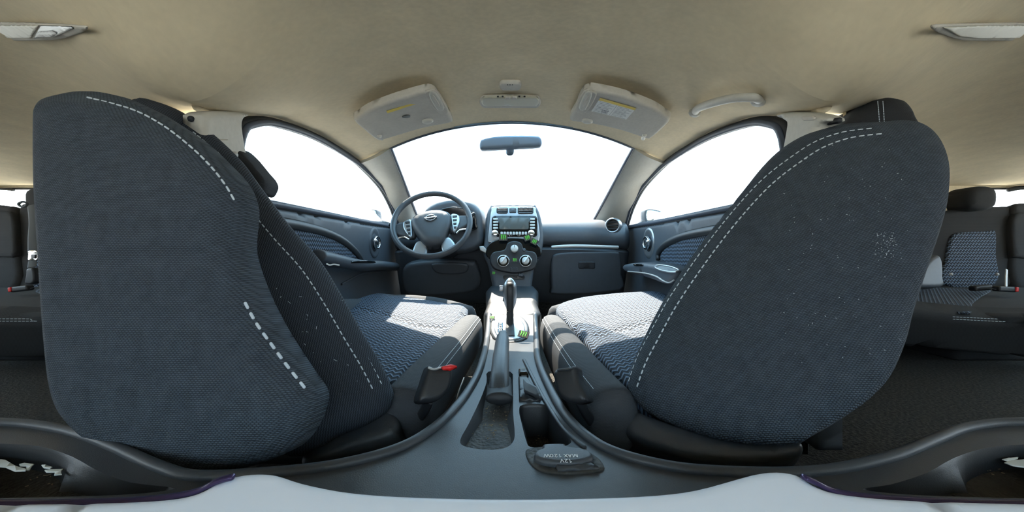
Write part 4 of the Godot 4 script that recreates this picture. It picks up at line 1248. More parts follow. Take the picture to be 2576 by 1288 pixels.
# ---------- rear bench, seen past both front seats ----------
func rear_seats():
	for s in [-1, 1]:
		var left: bool = s < 0
		var t := thing("bench_seat", Q(s * 2.7, -0.45, 2.2), "dark rear bench section with a hanging seat belt beside it" if left else "dark rear bench section with patterned panel and rounded headrest", "seat", "rear bench sections")
		var cu: Array
		if left: cu = V2([-120, 726, 0, 726, 140, 728, 240, 732, 250, 800, 135, 800, 0, 796, -120, 796])
		else: cu = V2([2190, 716, 2300, 718, 2440, 726, 2576, 727, 2680, 727, 2690, 800, 2576, 800, 2480, 797, 2360, 786, 2270, 774, 2190, 768])
		var cpl := [Q(s * 2.3, -0.225, 1.48), Q(s * 2.0, -0.225, 1.48), Q(s * 2.5, -0.19, 2.25)]
		var c := pillow(smooth2(cu, true, 3), cpl, 0.03, 0.015, 0.02, {"spread": 0.05, "up": Vector3.UP})
		part(t, "seat_cushion", c.mesh(), M.black_cloth)
		# pattern panel of the cushion
		var pz: Array = V2([92, 729, 200, 729, 200, 790, 134, 770, 112, 745]) if left else V2([2200, 722, 2300, 722, 2430, 728, 2492, 730, 2470, 745, 2445, 765, 2440, 788, 2360, 780, 2270, 766, 2200, 755])
		part(t, "cushion_panel", pillow(smooth2(pz, true, 3), [cpl[0] + Vector3(0, 0.017, 0), cpl[1] + Vector3(0, 0.017, 0), cpl[2] + Vector3(0, 0.017, 0)], 0.01, 0.003, 0.004, {"spread": 0.06, "up": Vector3.UP}).mesh(), M.zigzag_rear, "blue zigzag patterned cloth panel")
		# front face of the cushion
		var ff: Array = V2([-120, 793, 0, 793, 135, 797, 250, 800, 250, 893, 135, 893, 0, 893, -120, 893]) if left else V2([2190, 764, 2270, 770, 2360, 783, 2480, 794, 2576, 797, 2690, 797, 2690, 893, 2576, 893, 2440, 880, 2330, 868, 2190, 860])
		var fw := pillow(ff, [Q(s * 2.3, -0.22, 1.47), Q(s * 2.0, -0.22, 1.47), Q(s * 2.0, -0.44, 1.62)], 0.03, 0.03, 0.05, {"spread": 0.06})
		var ffp := part(t, "cushion_front", fw.mesh(), M.black_cloth)
		for k in 2:
			var path := []
			for i in 14:
				var px: float = lerpf(-20, 160, i / 13.0) if left else lerpf(2400, 2600, i / 13.0)
				path.append(fw.at(px, (802.0 if left else 803.0 - maxf(0.0, 2520.0 - px) * 0.05) + k * 6.0, 0.001))
			stitch_line(ffp, path, 0.014, 0.009, 0.0012, M.thread)
		part(t, "bench_base", box_at(Q(s * 1.9, -0.45, 1.70), Q(s * 3.4, -0.27, 2.35), 0.02), M.black_cloth)
		# backrest pieces
		var bpl := [Q(s * 2.5, -0.19, 2.26), Q(s * 2.9, -0.19, 2.26), Q(s * 2.5, 0.28, 2.40)]
		var lift := func(k: float) -> Array: return [bpl[0] + Vector3(0, 0, k), bpl[1] + Vector3(0, 0, k), bpl[2] + Vector3(0, 0, k)]
		if left:
			part(t, "backrest", pillow(smooth2(V2([56, 728, 54, 560, 60, 520, 80, 512, 130, 512, 220, 515, 240, 728]), true, 3), bpl, 0.03, 0.025, 0.10, {"spread": 0.05}).mesh(), M.black_cloth)
			part(t, "centre_backrest", pillow(smooth2(V2([-120, 728, -120, 520, -60, 514, 0, 516, 30, 520, 46, 528, 50, 600, 50, 728]), true, 3), lift.call(0.02), 0.03, 0.025, 0.10, {"spread": 0.05}).mesh(), M.black_cloth)
			part(t, "armrest_pad", pillow(smooth2(V2([-100, 646, 0, 646, 40, 644, 42, 600, 36, 540, 0, 530, -100, 530]), true, 3), lift.call(0.05), 0.02, 0.012, 0.03, {"spread": 0.06}).mesh(), M.black_cloth)
			part(t, "backrest_panel", pillow(V2([91, 582, 150, 582, 150, 726, 84, 726]), lift.call(0.03), 0.012, 0.008, 0.02, {"spread": 0.06}).mesh(), M.zigzag_rear)
			part(t, "headrest", pillow(smooth2(V2([72, 500, 74, 484, 84, 476, 108, 472, 135, 476, 140, 500, 136, 518, 80, 522]), true, 4), facing_plane(100, 500, 2.32), 0.03, 0.03, 0.09, {"spread": 0.03}).mesh(), M.black_cloth)
		else:
			part(t, "backrest", pillow(smooth2(V2([2190, 722, 2240, 600, 2320, 548, 2370, 533, 2420, 522, 2500, 521, 2532, 524, 2536, 560, 2538, 722]), true, 3), bpl, 0.03, 0.025, 0.10, {"spread": 0.05}).mesh(), M.black_cloth)
			part(t, "backrest_panel", pillow(smooth2(V2([2372, 716, 2378, 650, 2390, 600, 2410, 586, 2480, 582, 2502, 584, 2503, 640, 2500, 716]), true, 4), lift.call(0.03), 0.015, 0.010, 0.02, {"spread": 0.06}).mesh(), M.zigzag_rear, "blue zigzag patterned cloth panel")
			part(t, "centre_backrest", pillow(smooth2(V2([2541, 724, 2541, 560, 2536, 530, 2546, 515, 2576, 512, 2680, 512, 2690, 724]), true, 3), lift.call(0.02), 0.03, 0.025, 0.10, {"spread": 0.05}).mesh(), M.black_cloth)
			part(t, "armrest_pad", pillow(smooth2(V2([2546, 640, 2542, 580, 2550, 540, 2600, 534, 2680, 534, 2680, 648, 2560, 648]), true, 3), lift.call(0.05), 0.02, 0.012, 0.03, {"spread": 0.06}).mesh(), M.black_cloth)
			part(t, "headrest", pillow(smooth2(V2([2421, 500, 2424, 484, 2436, 474, 2458, 469, 2482, 471, 2494, 482, 2496, 504, 2490, 522, 2470, 530, 2440, 528, 2424, 520]), true, 4), facing_plane(2460, 500, 2.32), 0.04, 0.04, 0.09, {"spread": 0.03}).mesh(), M.black_cloth)
			for x in [2392, 2508]:
				part(t, "anchor_cap", lathe(P(x, 690, 2.17), Vector3(-0.4, 0, 1), [[0.008, 0.0], [0.008, 0.004], [0.0, 0.006]], 12), M.satin)
	# wheel-arch trim beside the right bench section
	single("side_trim", pillow(smooth2(V2([2296, 712, 2304, 690, 2330, 655, 2352, 642, 2364, 660, 2366, 700, 2364, 722, 2300, 722]), true, 4), [P(2300, 720, 1.95), P(2366, 720, 2.0), P(2340, 640, 2.05)], 0.02, 0.015, 0.04, {"spread": 0.03}).mesh(), M.door_plastic, "grey plastic side trim at the end of the rear bench", "trim")
	# hanging belt on the left section
	var b := thing("seat_belt", P(82, 620, 2.2), "grey seat belt with a bright metal tongue hanging on the rear backrest", "seat belt")
	var strap := func(pts: Array, w: float) -> ArrayMesh: return sweep(path3(pts, 4), w, 0.002, Vector3(0.5, 0, 1), 8)
	part(b, "strap", sweep(path3([P(80, 516, 2.26), P(84, 560, 2.20), P(82, 600, 2.17), P(82, 632, 2.15)], 4), 0.019, 0.003, Vector3(0.5, 0.2, 1), 8), M.belt)
	part(b, "tongue", pillow(rounded(71, 630, 94, 656, 4), facing_plane(82, 640, 2.135), 0.003, 0.003, 0.004, {"spread": 0.02}).mesh(), M.chrome, "bright metal belt tongue")
	part(b, "tongue_slot", pillow(rounded(78, 640, 88, 650, 2), facing_plane(82, 640, 2.128), 0.002, 0.001, 0.003, {"spread": 0.02}).mesh(), M.black)
	part(b, "lower_strap", sweep([P(82, 656, 2.13), P(80, 672, 2.11)], 0.017, 0.003, Vector3(0.5, 0.2, 1), 8), M.belt)
	part(b, "stop_sleeve", pillow(smooth2(V2([72, 676, 88, 674, 92, 690, 90, 712, 68, 714, 70, 690]), true, 4), facing_plane(80, 690, 2.09), 0.01, 0.012, 0.02, {"spread": 0.02}).mesh(), M.dark_plastic)
	part(b, "guide_loop", sweep(smooth2([P(47, 513, 2.2), P(56, 508, 2.2), P(68, 511, 2.2), P(64, 519, 2.2), P(52, 519, 2.2)], true, 4), 0.006, 0.008, Vector3(0.4, 0, 1), 8, false, true), M.belt)
	# buckles on the bench
	var specs := [["seat_buckle", P(56, 726, 1.92), 0.12, "black seat belt buckle with red button lying on the bench left of the hanging belt", -1.0], ["seat_buckle", P(2466, 724, 1.93), 0.1, "plain black seat belt buckle lying on the bench before the patterned panel", 0.0], ["seat_buckle", P(2526, 727, 1.88), -0.05, "black seat belt buckle with red end lying on the bench by the centre section", 1.0]]
	for k in specs:
		var o := thing(k[0], k[1], k[3], "buckle", "seat belt buckles")
		var bs := Basis(Vector3(0, 0, 1), k[2])
		part(o, "buckle_body", rbox(Vector3(0.085, 0.026, 0.035), 0.008, Transform3D(bs, k[1])), M.dark_plastic)
		if k[4] != 0.0: part(o, "release_button", rbox(Vector3(0.016, 0.022, 0.03), 0.004, Transform3D(bs, k[1] + bs * Vector3(k[4] * 0.038, 0.001, 0.006))), M.red, "red release button")
		part(o, "strap", sweep(path3([k[1] + bs * Vector3(-k[4] * 0.04 if k[4] != 0.0 else 0.04, -0.004, 0), k[1] + bs * Vector3((-k[4] if k[4] != 0.0 else 1.0) * 0.06, 0.0, -0.02), k[1] + bs * Vector3((-k[4] if k[4] != 0.0 else 1.0) * 0.075, -0.012, -0.06)]), 0.012, 0.002, Vector3.UP, 8), M.belt)
	single("belt_stalk", sweep(path3([P(2531, 722, 2.1), P(2531, 700, 2.12), P(2532, 678, 2.14)]), 0.008, 0.003, Vector3(0, 0, 1), 8), M.satin, "thin upright belt stalk between the rear backrest sections", "belt")
	single("belt_anchor", sweep(path3([P(2388, 508, 2.45), P(2386, 522, 2.42), P(2392, 536, 2.4)]), 0.012, 0.006, Vector3(0, 0, 1), 8), M.dark_plastic, "dark belt anchor hanging beside the rounded rear headrest", "belt")
	single("rear_wiper", sweep(path3([P(2536, 478, 2.58), P(2576, 472, 2.57), P(2660, 474, 2.56)]), 0.012, 0.014, Vector3.UP, 8), M.rubber, "dark bar at the top of the rear glass above the centre section", "bar")
	single("rear_brake_lamp", sweep(path3([P(-90, 476, 2.57), P(0, 475, 2.57), P(34, 478, 2.58)]), 0.012, 0.008, Vector3.UP, 8), M.rubber, "dark lamp housing at the top of the rear glass above the hanging belt", "lamp housing")
	# corrugated shed wall seen through the rear glass
	var wall := thing("corrugated_wall", Vector3(13.6, 0, -11), "pale pinkish corrugated wall outside the rear glass", "wall")
	for k in 14: part(wall, "panel", box_at(Vector3(11.6 + k * 0.3, 0, -11.0), Vector3(11.87 + k * 0.3, 2.15, -11.1), 0.03), M.siding)

# ---------- roof fittings, visors, mirrors ----------
func on_roof(px: float, py: float, lift := 0.0) -> Vector3:
	var a := 0.5; var b := 2.6
	for k in 30:
		var m := (a + b) / 2
		var p := P(px, py, m)
		if p.y - EY > roof_y(p.x, m) - lift: b = m
		else: a = m
	return P(px, py, a)
func roof_fittings():
	# sun visors
	for s in [-1, 1]:
		var left: bool = s < 0
		var pts: Array = V2([891, 300, 905, 287, 935, 268, 1000, 244, 1066, 225, 1088, 225, 1102, 236, 1122, 268, 1137, 296, 1130, 304, 1060, 318, 965, 346, 942, 344, 915, 322]) if left else V2([1686, 298, 1672, 284, 1640, 264, 1570, 238, 1500, 222, 1478, 222, 1462, 234, 1446, 268, 1434, 292, 1442, 300, 1490, 306, 1560, 322, 1625, 343, 1640, 342, 1664, 322])
		var vp: Array = [P(1090, 228, 1.09), P(893, 300, 1.19), P(1130, 302, 1.33)] if left else [P(1478, 225, 1.09), P(1684, 298, 1.19), P(1442, 300, 1.33)]
		var t := thing("sun_visor", vp[0], "pale sun visor with a faded yellow caution strip above the steering wheel" if left else "pale sun visor with a printed white caution label above the passenger side", "sun visor", "sun visors")
		var w := pillow(smooth2(pts, true, 4), vp, 0.012, 0.009, 0.014, {"spread": 0.025})
		part(t, "visor_board", w.mesh(), M.visor)
		var mir: Array = V2([1078, 236, 1096, 232, 1118, 270, 1100, 276]) if left else V2([1472, 232, 1490, 234, 1474, 274, 1456, 270])
		var bez: Array = V2([1066, 236, 1092, 226, 1104, 236, 1128, 280, 1104, 284]) if left else V2([1468, 228, 1494, 230, 1500, 242, 1474, 282, 1448, 276])
		var mp := [w.at(1000 if left else 1576, 270, 0.001), w.at(1100 if left else 1476, 240, 0.001), w.at(1080 if left else 1496, 290, 0.001)]
		part(t, "mirror_bezel", pillow(smooth2(bez, true, 3), mp, 0.004, 0.003, 0.003, {"spread": 0.02}).mesh(), M.visor)
		var fl := part(t, "mirror_flap", pillow(smooth2(mir, true, 3), [mp[0] + w.n * 0.003, mp[1] + w.n * 0.003, mp[2] + w.n * 0.003], 0.006, 0.004, 0.003, {"spread": 0.015}).mesh(), M.pillar)
		var pull: Array = V2([1086, 242, 1092, 240, 1106, 264, 1100, 266]) if left else V2([1478, 240, 1484, 241, 1472, 266, 1466, 264])
		part(fl, "finger_groove", pillow(smooth2(pull, true, 3), [mp[0] + w.n * 0.0072, mp[1] + w.n * 0.0072, mp[2] + w.n * 0.0072], 0.003, 0.002, 0.002, {"spread": 0.01}).mesh(), M.visor)
		# sticker
		if left:
			part(t, "caution_strip", pillow(V2([972, 280, 1062, 252, 1064, 256, 975, 285]), mp, 0.001, 0.0006, 0.001, {"spread": 0.02}).mesh(), M.yellow)
			part(t, "smudge", pillow(smooth2(V2([1012, 294, 1024, 290, 1032, 291, 1030, 296, 1016, 297]), true, 3), mp, 0.001, 0.0006, 0.001, {"spread": 0.01}).mesh(), M.lens_dark)
		else:
			var a := w.at(1510, 246, 0.0015); var b := w.at(1601, 272, 0.0015); var c2 := w.at(1575, 301, 0.0015); var e := w.at(1487, 280, 0.0015)
			var mb := MB.new()
			for k in [[a, Vector2(0, 0)], [b, Vector2(1, 0)], [c2, Vector2(1, 1)], [e, Vector2(0, 1)]]: mb.add(k[0], k[1])
			mb.quad(0, 1, 2, 3)
			part(t, "caution_label", mb.commit(EYE), M.label, "white printed caution label with yellow heading")
		part(t, "hinge_clip", lathe(w.at(1075 if left else 1478, 300, -0.004), w.n, [[0.018, 0.0], [0.018, 0.008], [0.012, 0.012], [0.0, 0.012]], 16), M.pillar)
		part(t, "pivot", sweep([w.at(955, 340, 0.0) if left else w.at(1622, 338, 0.0), on_roof(960 if left else 1618, 348, 0.003)], 0.008, 0.008, Vector3.UP, 8), M.pillar)
	# microphone cover
	var rp := func(px: float, py: float, k: float) -> Array: return [on_roof(px - 30, py, k), on_roof(px + 30, py, k), on_roof(px, py + 20, k)]
	var sp: Array = rp.call(1284, 212, 0.002)
	var t2 := thing("microphone_cover", on_roof(1284, 212), "small pale rounded microphone cover with three holes on the headliner", "cover")
	var mw := pillow(rounded(1256, 203, 1312, 223, 9), sp, 0.008, 0.008, 0.006, {"spread": 0.012})
	part(t2, "cover_body", mw.mesh(), M.visor)
	for k in 3: part(t2, "hole", lathe(mw.at(1277 + k * 6, 213, -0.0005), mw.n, [[0.0022, 0.0], [0.0022, 0.0008], [0.0, 0.0008]], 8), M.rubber)
	# map lamp
	var lp: Array = rp.call(1284, 254, 0.002)
	var t3 := thing("map_lamp", on_roof(1284, 254), "long pale unlit map lamp with two switches in the headliner", "lamp")
	part(t3, "lamp_frame", pillow(rounded(1206, 240, 1361, 268, 13), lp, 0.008, 0.007, 0.006, {"spread": 0.02}).mesh(), M.visor)
	var lp2 := [lp[0] - Vector3(0, 0.006, 0), lp[1] - Vector3(0, 0.006, 0), lp[2] - Vector3(0, 0.006, 0)]
	part(t3, "lens", pillow(rounded(1211, 243, 1356, 265, 10), lp2, 0.006, 0.004, 0.003, {"spread": 0.02}).mesh(), M.lens)
	var lp3 := [lp[0] - Vector3(0, 0.0105, 0), lp[1] - Vector3(0, 0.0105, 0), lp[2] - Vector3(0, 0.0105, 0)]
	for x in [1270.0, 1287.0]: part(t3, "switch", pillow(rounded(x, 243, x + 14, 249, 3), lp3, 0.003, 0.003, 0.002, {"spread": 0.01}).mesh(), M.visor)
	for x in [1250.0, 1262.0, 1304.0, 1317.0]: part(t3, "slot", pillow(rounded(x, 242.5, x + 5, 244.5, 0.9), lp3, 0.001, 0.001, 0.002, {"spread": 0.01}).mesh(), M.rubber)
	# rear view mirror on its stalk
	var rm := thing("rear_view_mirror", P(1285, 360, 1.56), "grey blue rear view mirror hanging at the top of the windshield", "mirror")
	part(rm, "mirror_shell", pillow(smooth2(V2([1207, 370, 1208, 358, 1216, 349, 1250, 342, 1290, 340, 1345, 341, 1359, 347, 1363, 358, 1361, 366, 1350, 370, 1290, 373, 1222, 377, 1210, 376]), true, 4), facing_plane(1285, 358, 1.55), 0.014, 0.014, 0.02, {"spread": 0.02}).mesh(), M.mirror_back)
	part(rm, "stalk", sweep(path3([P(1283, 366, 1.57), P(1283, 384, 1.60), P(1282, 380, 1.70)]), 0.016, 0.012, Vector3(0, 0, 1), 10), M.mirror_back)
	# grab handle
	var gh := thing("grab_handle", on_roof(1830, 262), "pale curved grab handle on the headliner above the passenger window", "handle")
	var gpts := [on_roof(1748, 282, 0.002), on_roof(1757, 272, 0.02), on_roof(1790, 260, 0.03), on_roof(1840, 248, 0.03), on_roof(1890, 245, 0.024), on_roof(1905, 249, 0.012), on_roof(1908, 252, 0.001)]
	part(gh, "grip", sweep(path3(gpts), 0.011, 0.009, Vector3(0.6, 1, 0), 12), M.pillar)
	for e in [gpts[0], gpts[6]]: part(gh, "mount", lathe(e, Vector3(-0.4, -1, 0), [[0.017, -0.006], [0.016, 0.006], [0.011, 0.011], [0.0, 0.011]], 16), M.pillar)
	# rear dome lamps, cut by the frame on both sides
	for s in [-1, 1]:
		var left: bool = s < 0
		var dl := thing("dome_lamp", on_roof(60 if left else 2500, 82), "unlit rear dome lamp with a dark switch end" if left else "unlit rear dome lamp with a plain long lens", "lamp", "rear dome lamps")
		var fp: Array = V2([-90, 60, 90, 60, 200, 66, 219, 72, 205, 82, 160, 96, 110, 101, -90, 99]) if left else V2([2666, 62, 2480, 60, 2360, 64, 2343, 70, 2356, 80, 2400, 96, 2450, 102, 2666, 98])
		var base: Array = [on_roof(20, 62, 0.007), on_roof(190, 70, 0.007), on_roof(60, 98, 0.007)] if left else [on_roof(2560, 62, 0.007), on_roof(2380, 70, 0.007), on_roof(2520, 98, 0.007)]
		part(dl, "lamp_frame", pillow(smooth2(fp, true, 3), base, 0.004, 0.002, 0.003, {"spread": 0.015}).mesh(), M.visor)
		var b2 := [base[0] - Vector3(0, 0.003, 0), base[1] - Vector3(0, 0.003, 0), base[2] - Vector3(0, 0.003, 0)]
		if left:
			part(dl, "lens", pillow(V2([-90, 64, 98, 64, 78, 96, -90, 95]), b2, 0.003, 0.0015, 0.001, {"spread": 0.012}).mesh(), M.lens)
			part(dl, "switch_bay", pillow(V2([102, 64, 180, 67, 186, 72, 140, 92, 84, 96]), b2, 0.003, 0.001, 0.001, {"spread": 0.01}).mesh(), M.lens_dark)
			part(dl, "switch", pillow(V2([94, 82, 128, 79, 142, 86, 132, 93, 88, 94]), [b2[0] - Vector3(0, 0.003, 0), b2[1] - Vector3(0, 0.003, 0), b2[2] - Vector3(0, 0.003, 0)], 0.003, 0.003, 0.003, {"spread": 0.008}).mesh(), M.white)
		else:
			part(dl, "lens", pillow(V2([2666, 65, 2470, 65, 2372, 69, 2412, 92, 2460, 97, 2666, 94]), b2, 0.003, 0.0015, 0.001, {"spread": 0.012}).mesh(), M.lens)
	# outside mirrors
	for s in [-1, 1]:
		var left: bool = s < 0
		var pts: Array = V2([903, 546, 908, 536, 922, 529, 945, 527, 950, 540, 948, 558, 930, 556]) if left else V2([1624, 560, 1621, 534, 1628, 526, 1650, 528, 1668, 534, 1675, 546, 1660, 552, 1640, 560])
		var om := thing("door_mirror", P(930 if left else 1645, 545, 2.15), "outside door mirror seen through the window beside the steering wheel" if left else "outside door mirror seen through the passenger window", "mirror", "outside door mirrors")
		var w := pillow(smooth2(pts, true, 4), facing_plane(930 if left else 1645, 545, 2.15), 0.02, 0.012, 0.06, {"spread": 0.02})
		part(om, "mirror_shell", w.mesh(), M.rubber)
		var ctr := Vector2(929, 543) if left else Vector2(1647, 544)
		var inner := []
		for p in smooth2(pts, true, 4): inner.append(ctr + (p - ctr) * 0.82)
		part(om, "mirror_glass", pillow(inner, facing_plane(930 if left else 1645, 545, 2.132), 0.003, 0.002, 0.003, {"spread": 0.03}).mesh(), M.mirror)
		part(om, "mirror_foot", sweep([P(945 if left else 1628, 555, 2.17), P(975 if left else 1612, 563, 2.25)], 0.02, 0.012, Vector3.UP, 8), M.rubber)

# ---------- lever, brake, buckles, stickers, litter ----------
func small_things():
	# gear lever
	var g := thing("gear_lever", P(1283, 825, 1.2), "black and silver automatic gear lever standing in its plate", "gear lever")
	part(g, "shaft", sweep(path3([P(1283, 834, 1.21), P(1283, 800, 1.225), P(1283, 770, 1.23), P(1283, 735, 1.23)]), 0.011, 0.009, Vector3(0, 0, 1), 12), M.rubber)
	part(g, "grip", sweep(path3([P(1283, 778, 1.22), P(1283, 762, 1.22), P(1283, 738, 1.22), P(1283, 718, 1.225), P(1283, 711, 1.235)]), [0.011, 0.012, 0.013, 0.015, 0.017, 0.018, 0.019, 0.020, 0.0205, 0.021, 0.021, 0.021, 0.021, 0.021, 0.020, 0.020, 0.019, 0.017, 0.015, 0.013, 0.011], 0.018, Vector3(0, 0, 1), 16), M.silver, "silver grip with a dark centre band")
	part(g, "centre_band", sweep(path3([P(1283, 782, 1.203), P(1283, 760, 1.201), P(1283, 735, 1.200), P(1283, 716, 1.206), P(1283, 709, 1.225)]), 0.0105, 0.004, Vector3(0, 0, 1), 10), M.dark_plastic)
	part(g, "release_button", rbox(Vector3(0.014, 0.017, 0.014), 0.004, Transform3D(Basis.IDENTITY, P(1261, 725, 1.22))), M.silver)
	part(g, "collar", sweep([P(1270, 750, 1.22), P(1269, 757, 1.22)], 0.006, 0.006, Vector3(0, 0, 1), 8), M.silver)
	# hand brake
	var h := thing("hand_brake", on_console(1258, 1000), "dark hand brake lever resting in the console tray", "hand brake")
	var hp := path3([P(1254, 1000, 0.735), P(1256, 960, 0.765), P(1259, 915, 0.83), P(1262, 875, 0.915), P(1265, 845, 0.99)])
	part(h, "lever", sweep(hp, [0.019, 0.019, 0.019, 0.019, 0.019, 0.019, 0.019, 0.018, 0.018, 0.018, 0.018, 0.018, 0.018, 0.018, 0.017, 0.017, 0.017, 0.017, 0.016, 0.015, 0.013], 0.015, Vector3.UP, 16), M.plastic)
	part(h, "boot", sweep(path3([P(1256, 1003, 0.715), P(1257, 985, 0.745), P(1259, 955, 0.80)]), [0.025, 0.025, 0.025, 0.024, 0.024, 0.024, 0.023, 0.023, 0.022, 0.022, 0.022], 0.012, Vector3.UP, 14), M.rubber)
	part(h, "release_button", sweep([P(1267, 842, 0.99), P(1268, 836, 1.005)], 0.007, 0.007, Vector3.UP, 10), M.satin, "pale push button")
	# seat buckles by the console
	for s in [-1, 1]:
		var left: bool = s < 0
		var pts: Array = V2([1075, 925, 1082, 922, 1096, 930, 1128, 920, 1136, 926, 1130, 975, 1104, 1006, 1074, 1014, 1050, 1008, 1062, 965]) if left else V2([1396, 948, 1402, 930, 1432, 926, 1450, 922, 1458, 955, 1480, 1000, 1476, 1012, 1448, 1016, 1418, 1006, 1404, 985])
		var pl: Array = [P(1075, 925, 0.69), P(1130, 925, 0.71), P(1070, 1012, 0.665)] if left else [P(1396, 930, 0.71), P(1450, 925, 0.69), P(1460, 1012, 0.665)]
		var b := thing("seat_buckle", pl[2], "black seat belt buckle with a red button beside the driver cushion" if left else "black seat belt buckle leaning on the passenger cushion", "buckle", "seat belt buckles")
		var w := pillow(smooth2(pts, true, 3), pl, 0.010, 0.010, 0.02, {"spread": 0.012})
		part(b, "buckle_body", w.mesh(), M.dark_plastic)
		if left: part(b, "release_button", pillow(V2([1110, 924, 1134, 918, 1150, 922, 1132, 928, 1114, 928]), [w.at(1112, 926, 0.004), w.at(1130, 926, 0.004), w.at(1118, 930, 0.004)], 0.003, 0.003, 0.004, {"spread": 0.01}).mesh(), M.red, "red release button")
		part(b, "clip_edge", sweep(path3([w.at(1078, 925, 0.002), w.at(1092, 929, 0.003), w.at(1108, 925, 0.003), w.at(1128, 921, 0.002)] if left else [w.at(1403, 931, 0.002), w.at(1428, 928, 0.003), w.at(1449, 924, 0.002)]), 0.002, 0.002, Vector3.UP, 6), M.satin if left else M.plastic)
		var sp: Array = [P(1078, 1010, 0.685), P(1066, 1035, 0.71), P(1048, 1060, 0.76)] if left else [P(1458, 1008, 0.685), P(1475, 1040, 0.71), P(1500, 1075, 0.76)]
		part(b, "strap", sweep(path3(sp), 0.009, 0.004, Vector3(0, 0.3, 1), 8), M.rubber)
	# loose thread on the driver backrest
	single("loose_thread", sweep(path3([P(822, 664, 0.76), P(830, 667, 0.758), P(840, 665, 0.756), P(853, 667, 0.755)]), 0.0016, 0.0016, Vector3.UP, 6), M.thread, "loose white thread end sticking out of the driver backrest seam", "thread")
	# green claw-mark stickers
	var spots := [
		[P(1266, 597, 1.875), 0.0, "on the radio surround below the left radio knob", 0.040],
		[P(1327, 598, 1.875), 0.35, "on the radio surround below the right radio knob", 0.034],
		[P(1344, 608, 1.868), -0.5, "on the black arch to the right of the radio", 0.032],
		[P(1295, 654, 1.862), 0.0, "between the two large climate dials", 0.026],
		[P(1242, 687, 1.845), 0.0, "low on the stack under the left climate dial", 0.020]]
	for k in spots: claw(k[0], k[3], Basis(Vector3(0, 0, 1), k[1]), "black sticker with green claw marks " + k[2])
	var w1 := on_console(1317, 841, 0.022)
	claw(w1, 0.030, Basis(Vector3.RIGHT, -0.9) * Basis(Vector3(0, 0, 1), -0.3), "black sticker with green claw marks standing on the silver gear plate")
	var w2 := on_console(1238, 799, 0.016)
	claw(w2, 0.018, Basis(Vector3.RIGHT, -0.9), "small green sticker at the far corner of the gear plate")
	# torn paper in the rear trays
	var papers := [
		[[0, 1156, 14, 1157, 40, 1172, 66, 1180, 64, 1185, 38, 1186, 14, 1176, -30, 1172, -30, 1158], "large torn white paper scrap at the end of the tray under the hanging belt"],
		[[48, 1168, 62, 1165, 86, 1168, 80, 1173, 74, 1183, 66, 1183, 66, 1173, 50, 1173], "torn white paper scrap next to the largest scrap"],
		[[104, 1170, 116, 1169, 132, 1175, 126, 1180, 110, 1177], "smallest torn white paper scrap in the tray"],
		[[112, 1183, 130, 1181, 160, 1180, 154, 1186, 156, 1194, 136, 1196, 138, 1188, 116, 1188], "forked torn white paper scrap at the tip of the row"],
		[[2526, 1164, 2546, 1158, 2580, 1156, 2620, 1158, 2620, 1180, 2576, 1176, 2548, 1172], "large torn white paper scrap in the tray near the rounded rear headrest"],
		[[2520, 1156, 2536, 1152, 2562, 1150, 2560, 1154, 2534, 1160], "narrow torn white paper strip above the large scrap"]]
	for k in papers:
		var pts := V2(k[0])
		var a := on_console(pts[0].x, pts[0].y, -0.012)
		single("paper_scrap", pillow(pts, [a, a + Vector3(0.1, 0, 0), a + Vector3(0, 0.004, 0.1)], 0.001, 0.0008, 0.0008, {"spread": 0.03, "up": Vector3.UP}).mesh(), M.paper, k[1], "paper", "torn paper scraps")
	# crumbs in the console trays
	var rng := RandomNumberGenerator.new(); rng.seed = 21
	var mb := MB.new()
	for k in 170:
		var px := 0.0; var py := 0.0; var dep := 0.017
		if k < 70: px = rng.randf_range(1185, 1285); py = rng.randf_range(1010, 1105)
		elif k < 100: px = rng.randf_range(1345, 1420); py = rng.randf_range(1085, 1118); dep = 0.054
		elif k < 130: px = rng.randf_range(2380, 2540); py = rng.randf_range(1150, 1200); dep = 0.028
		else: px = rng.randf_range(60, 260); py = rng.randf_range(1160, 1225); dep = 0.028
		var p := on_console(px, py, -dep)
		if k < 100 and k >= 70: p = P(px, py, -p.z)
		var dir := Vector3(rng.randf() - 0.5, 0.05, rng.randf() - 0.5).normalized()
		var l := rng.randf_range(0.0008, 0.004)
		sweep_into(mb, [p - dir * l / 2 + Vector3(0, 0.001, 0), p + dir * l / 2 + Vector3(0, 0.001, 0)], 0.0006, 0.0005, Vector3.UP, 4)
	single("crumbs", mb.commit(), M.crumb, "scattered beige crumbs and lint in the console trays", "crumbs", "", "stuff")
	# litter between seat and console
	single("cable", sweep(path3([Q(-0.16, -0.42, 0.86), Q(-0.135, -0.37, 0.88), Q(-0.125, -0.32, 0.92), Q(-0.118, -0.30, 0.98)]), 0.0022, 0.0022, Vector3.UP, 6), M.satin, "thin pale cable beside the driver seat rail", "cable", "loose cables")
	single("cable", sweep(path3([Q(0.17, -0.40, 0.82), Q(0.20, -0.39, 0.86), Q(0.22, -0.40, 0.92)]), 0.0022, 0.0022, Vector3.UP, 6), M.satin, "thin pale cable on the floor under the passenger seat", "cable", "loose cables")
	single("paper_scrap", rbox(Vector3(0.03, 0.002, 0.02), 0.0008, Transform3D(Basis(Vector3.UP, 0.6), Q(-0.235, -0.447, 0.93))), M.paper, "small crumpled paper bit on the floor below the driver buckle", "paper", "torn paper scraps")
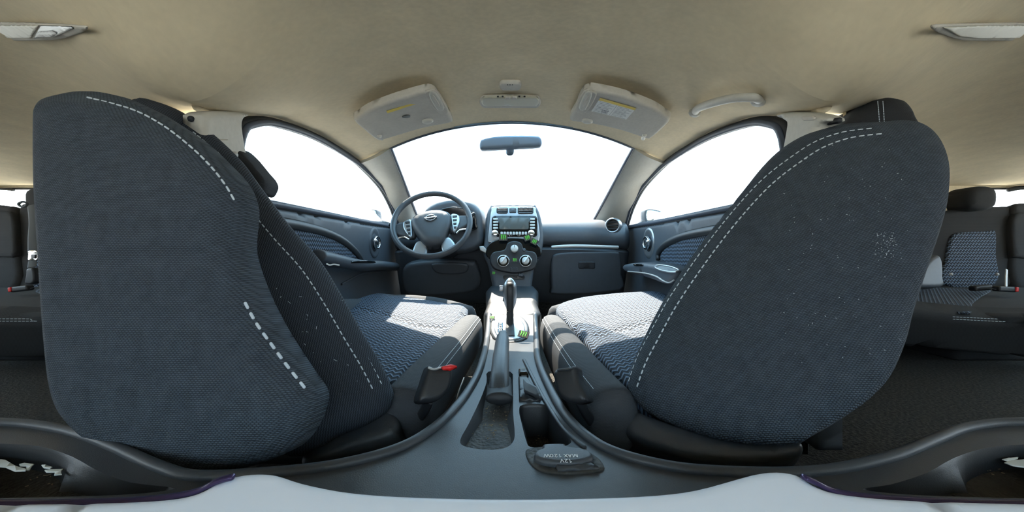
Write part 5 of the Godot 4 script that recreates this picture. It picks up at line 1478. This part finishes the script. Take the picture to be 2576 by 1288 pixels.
func claw(at: Vector3, size: float, b: Basis, label: String):
	var t := thing("sticker", at, label, "sticker", "claw mark stickers")
	part(t, "sticker_base", rbox(Vector3(size, size * 0.8, 0.002), 0.0008, Transform3D(b, at)), M.black)
	for k in 3:
		var x := (k - 1) * size * 0.22
		var p := [Vector3(x - size * 0.04, size * 0.32, 0.0014), Vector3(x + size * 0.03, size * 0.1, 0.0014), Vector3(x - size * 0.02, -size * 0.1, 0.0014), Vector3(x + size * 0.03, -size * (0.34 if k == 1 else 0.26), 0.0014)]
		var q := []
		for c in p: q.append(at + b * c)
		part(t, "claw_mark", sweep(q, [size * 0.05, size * 0.065, size * 0.055, size * 0.015], 0.0006, b.z, 6), M.green)

# ---------- pale mount in the foreground ----------
func camera_mount():
	var t := thing("camera_mount", Q(0, -0.28, 0.38), "smooth pale lavender camera mount at the rear end of the console", "mount")
	var pts := V2([-150, 1276, 0, 1273, 250, 1270, 420, 1262, 500, 1247, 555, 1219, 600, 1203, 650, 1197, 700, 1201, 760, 1220, 850, 1239, 950, 1250, 1100, 1257, 1288, 1260, 1500, 1257, 1650, 1250, 1750, 1237, 1850, 1210, 1900, 1197, 1950, 1192, 2000, 1200, 2040, 1225, 2085, 1242, 2160, 1254, 2300, 1264, 2576, 1272, 2720, 1276, 2720, 1380, -150, 1380])
	var pl := [P(0, 1273, 0.385), P(2576, 1273, 0.385), P(1288, 1380, 0.35)]
	part(t, "mount_body", pillow(smooth2(pts, true, 3), pl, 0.012, 0.008, 0.03, {"spread": 0.025}).mesh(), M.mount)
	for s in [-1, 1]:
		var l: Array = [[-60, 1266], [100, 1266], [300, 1261], [430, 1250], [500, 1234], [548, 1210], [585, 1200]] if s < 0 else [[2640, 1266], [2476, 1266], [2300, 1259], [2180, 1250], [2100, 1236], [2052, 1214], [2022, 1200]]
		var path := []
		for p in l: path.append(P(p[0], p[1], 0.40))
		part(t, "rim", sweep(path3(path), 0.003, 0.005, Vector3(0, 0, 1), 8), M.rim, "dark violet glossy rim")
